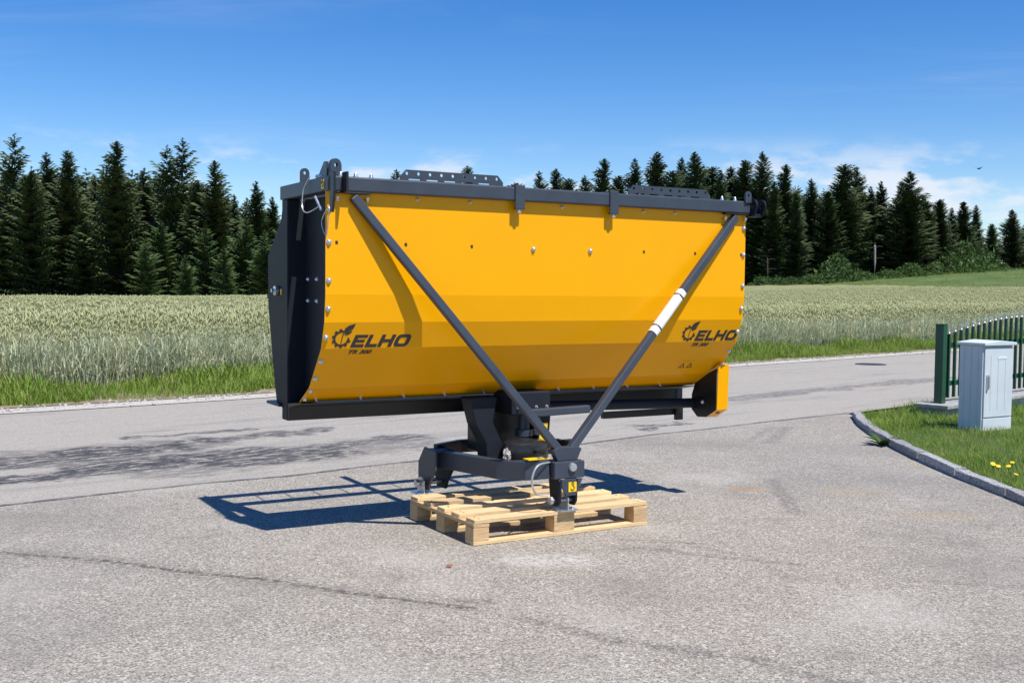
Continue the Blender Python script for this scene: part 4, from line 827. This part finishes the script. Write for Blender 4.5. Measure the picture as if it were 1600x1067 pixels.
LET = {'E': ([[(0, 0), (1.2, 0), (1.2, .24), (.36, .24), (.36, .39), (1.1, .39), (1.1, .61), (.36, .61), (.36, .76), (1.2, .76), (1.2, 1), (0, 1)]], 1.32), 'L': ([[(0, 0), (1.1, 0), (1.1, .26), (.36, .26), (.36, 1), (0, 1)]], 1.18),
       'H': ([[(0, 0), (.36, 0), (.36, .38), (.96, .38), (.96, 0), (1.32, 0), (1.32, 1), (.96, 1), (.96, .63), (.36, .63), (.36, 1), (0, 1)]], 1.46), 'O': ([rrect(0, 1.42, 0, 1, .36), rrect(.36, 1.06, .25, .75, .16)], 1.5)}
def text_mesh(body, size, shear, off):
    cu = bpy.data.curves.new('txt', 'FONT'); cu.body = body; cu.size = size; cu.shear = shear; cu.offset = off; o = bpy.data.objects.new('txt', cu); C.objects.link(o)
    bpy.context.view_layer.update(); m = bpy.data.meshes.new_from_object(o.evaluated_get(bpy.context.evaluated_depsgraph_get())); bpy.data.objects.remove(o); return m
def logo(x0, k):
    fc = Face(2, x0, 0)
    # gear with leaf
    cx, cz, r = .068, .060, .047; teeth = []
    for j in range(17):
        a0 = R_(75 + 290 * j / 17); a1 = R_(75 + 290 * (j + 1) / 17); rr_ = r * (1.2 if j % 2 else 1.0); teeth += [(cx + rr_ * math.cos(a0), cz + rr_ * math.sin(a0)), (cx + rr_ * math.cos(a1), cz + rr_ * math.sin(a1))]
    inner = [(cx + r * .74 * math.cos(R_(a)), cz + r * .74 * math.sin(R_(a))) for a in np.linspace(365, 75, 26)]
    g_ = flat(fc, [teeth + inner], 'gear_emblem', sheet)
    flat(fc, [[(.078, .092), (.082, .118), (.102, .134), (.142, .146), (.130, .118), (.108, .100)]], 'leaf_mark', g_); flat(fc, [[(.066, .030), (.071, .030), (.076, .075), (.084, .093), (.079, .095), (.071, .077)]], 'stem_mark', g_)
    flat(fc, [[(.084, .080), (.088, .096), (.110, .098), (.128, .108), (.118, .090), (.100, .080)]], 'leaf_mark', g_)
    x = .152; hgt_ = .074; w_ = hgt_ * k
    for ch in 'ELHO': lp, adv = LET[ch]; flat(fc, [[(a * k, b_) for a, b_ in l_] for l_ in lp], 'letter', sheet, hgt_, x - .03, .006, .36); x += adv * w_
    m = text_mesh('TR 300', .040, .35, .0012); fc2 = Face(3, x0, 0, .003)
    L_ = (Vector((0, PROF[3][0] - PROF[4][0], PROF[3][1] - PROF[4][1]))).length
    for v in m.vertices: v.co = fc2.p(.115 + v.co.x * 1.15, L_ - .040 + v.co.y)
    m.materials.append(INK); o = bpy.data.objects.new('lettering', m); C.objects.link(o); o.parent = sheet
logo(-1.425, .86); logo(.972, .86)
fc = Face(3, 1.08, 0)
mb = MB(); mb.add([fc.p(a, b_) for a, b_ in ((0, .055), (.135, .055), (.135, .125), (0, .125))], [(0, 1, 2, 3)]); ws = mb.build('warning_sticker', YEL, sheet)
fc = Face(3, 1.08, 0, .003)
for a in (.012, .075): 
    mb = MB(); mb.add([fc.p(a + u, v) for u, v in ((0, .065), (.048, .065), (.024, .112), (.010, .070), (.038, .070), (.024, .098))], [(0, 1, 4, 3), (1, 2, 5, 4), (2, 0, 3, 5)]); mb.build('triangle_mark', INK, ws)
st_ = MB(); st_.box(X0 - .0035, X0 - .001, .045, .085, 1.948, 1.998); st_ = st_.build('hook_sticker', STICK, root)
mb = MB(); mb.tube([(X0 - .004, .065 + .012 * math.cos(a), 1.975 + .016 * math.sin(a)) for a in np.linspace(0, 5, 10)], .003, 5, (1, 0, 0)); mb.build('hook_mark', INK, st_)
# crumpled plastic pouch beside the drum
bm = bmesh.new(); bmesh.ops.create_icosphere(bm, subdivisions=3, radius=.04)
for v in bm.verts: v.co *= 1 + .55 * mnoise.noise(v.co * 60); v.co.x *= .7; v.co.z *= 1.3
me = bpy.data.meshes.new('plastic_pouch'); bm.to_mesh(me); bm.free(); me.materials.append(pmat('crumpled_plastic', (.45, .42, .38), .25, 0, .3, 40))
inst('plastic_pouch', me, root, (-.30, .10, .43), None, (.7, .7, .8))
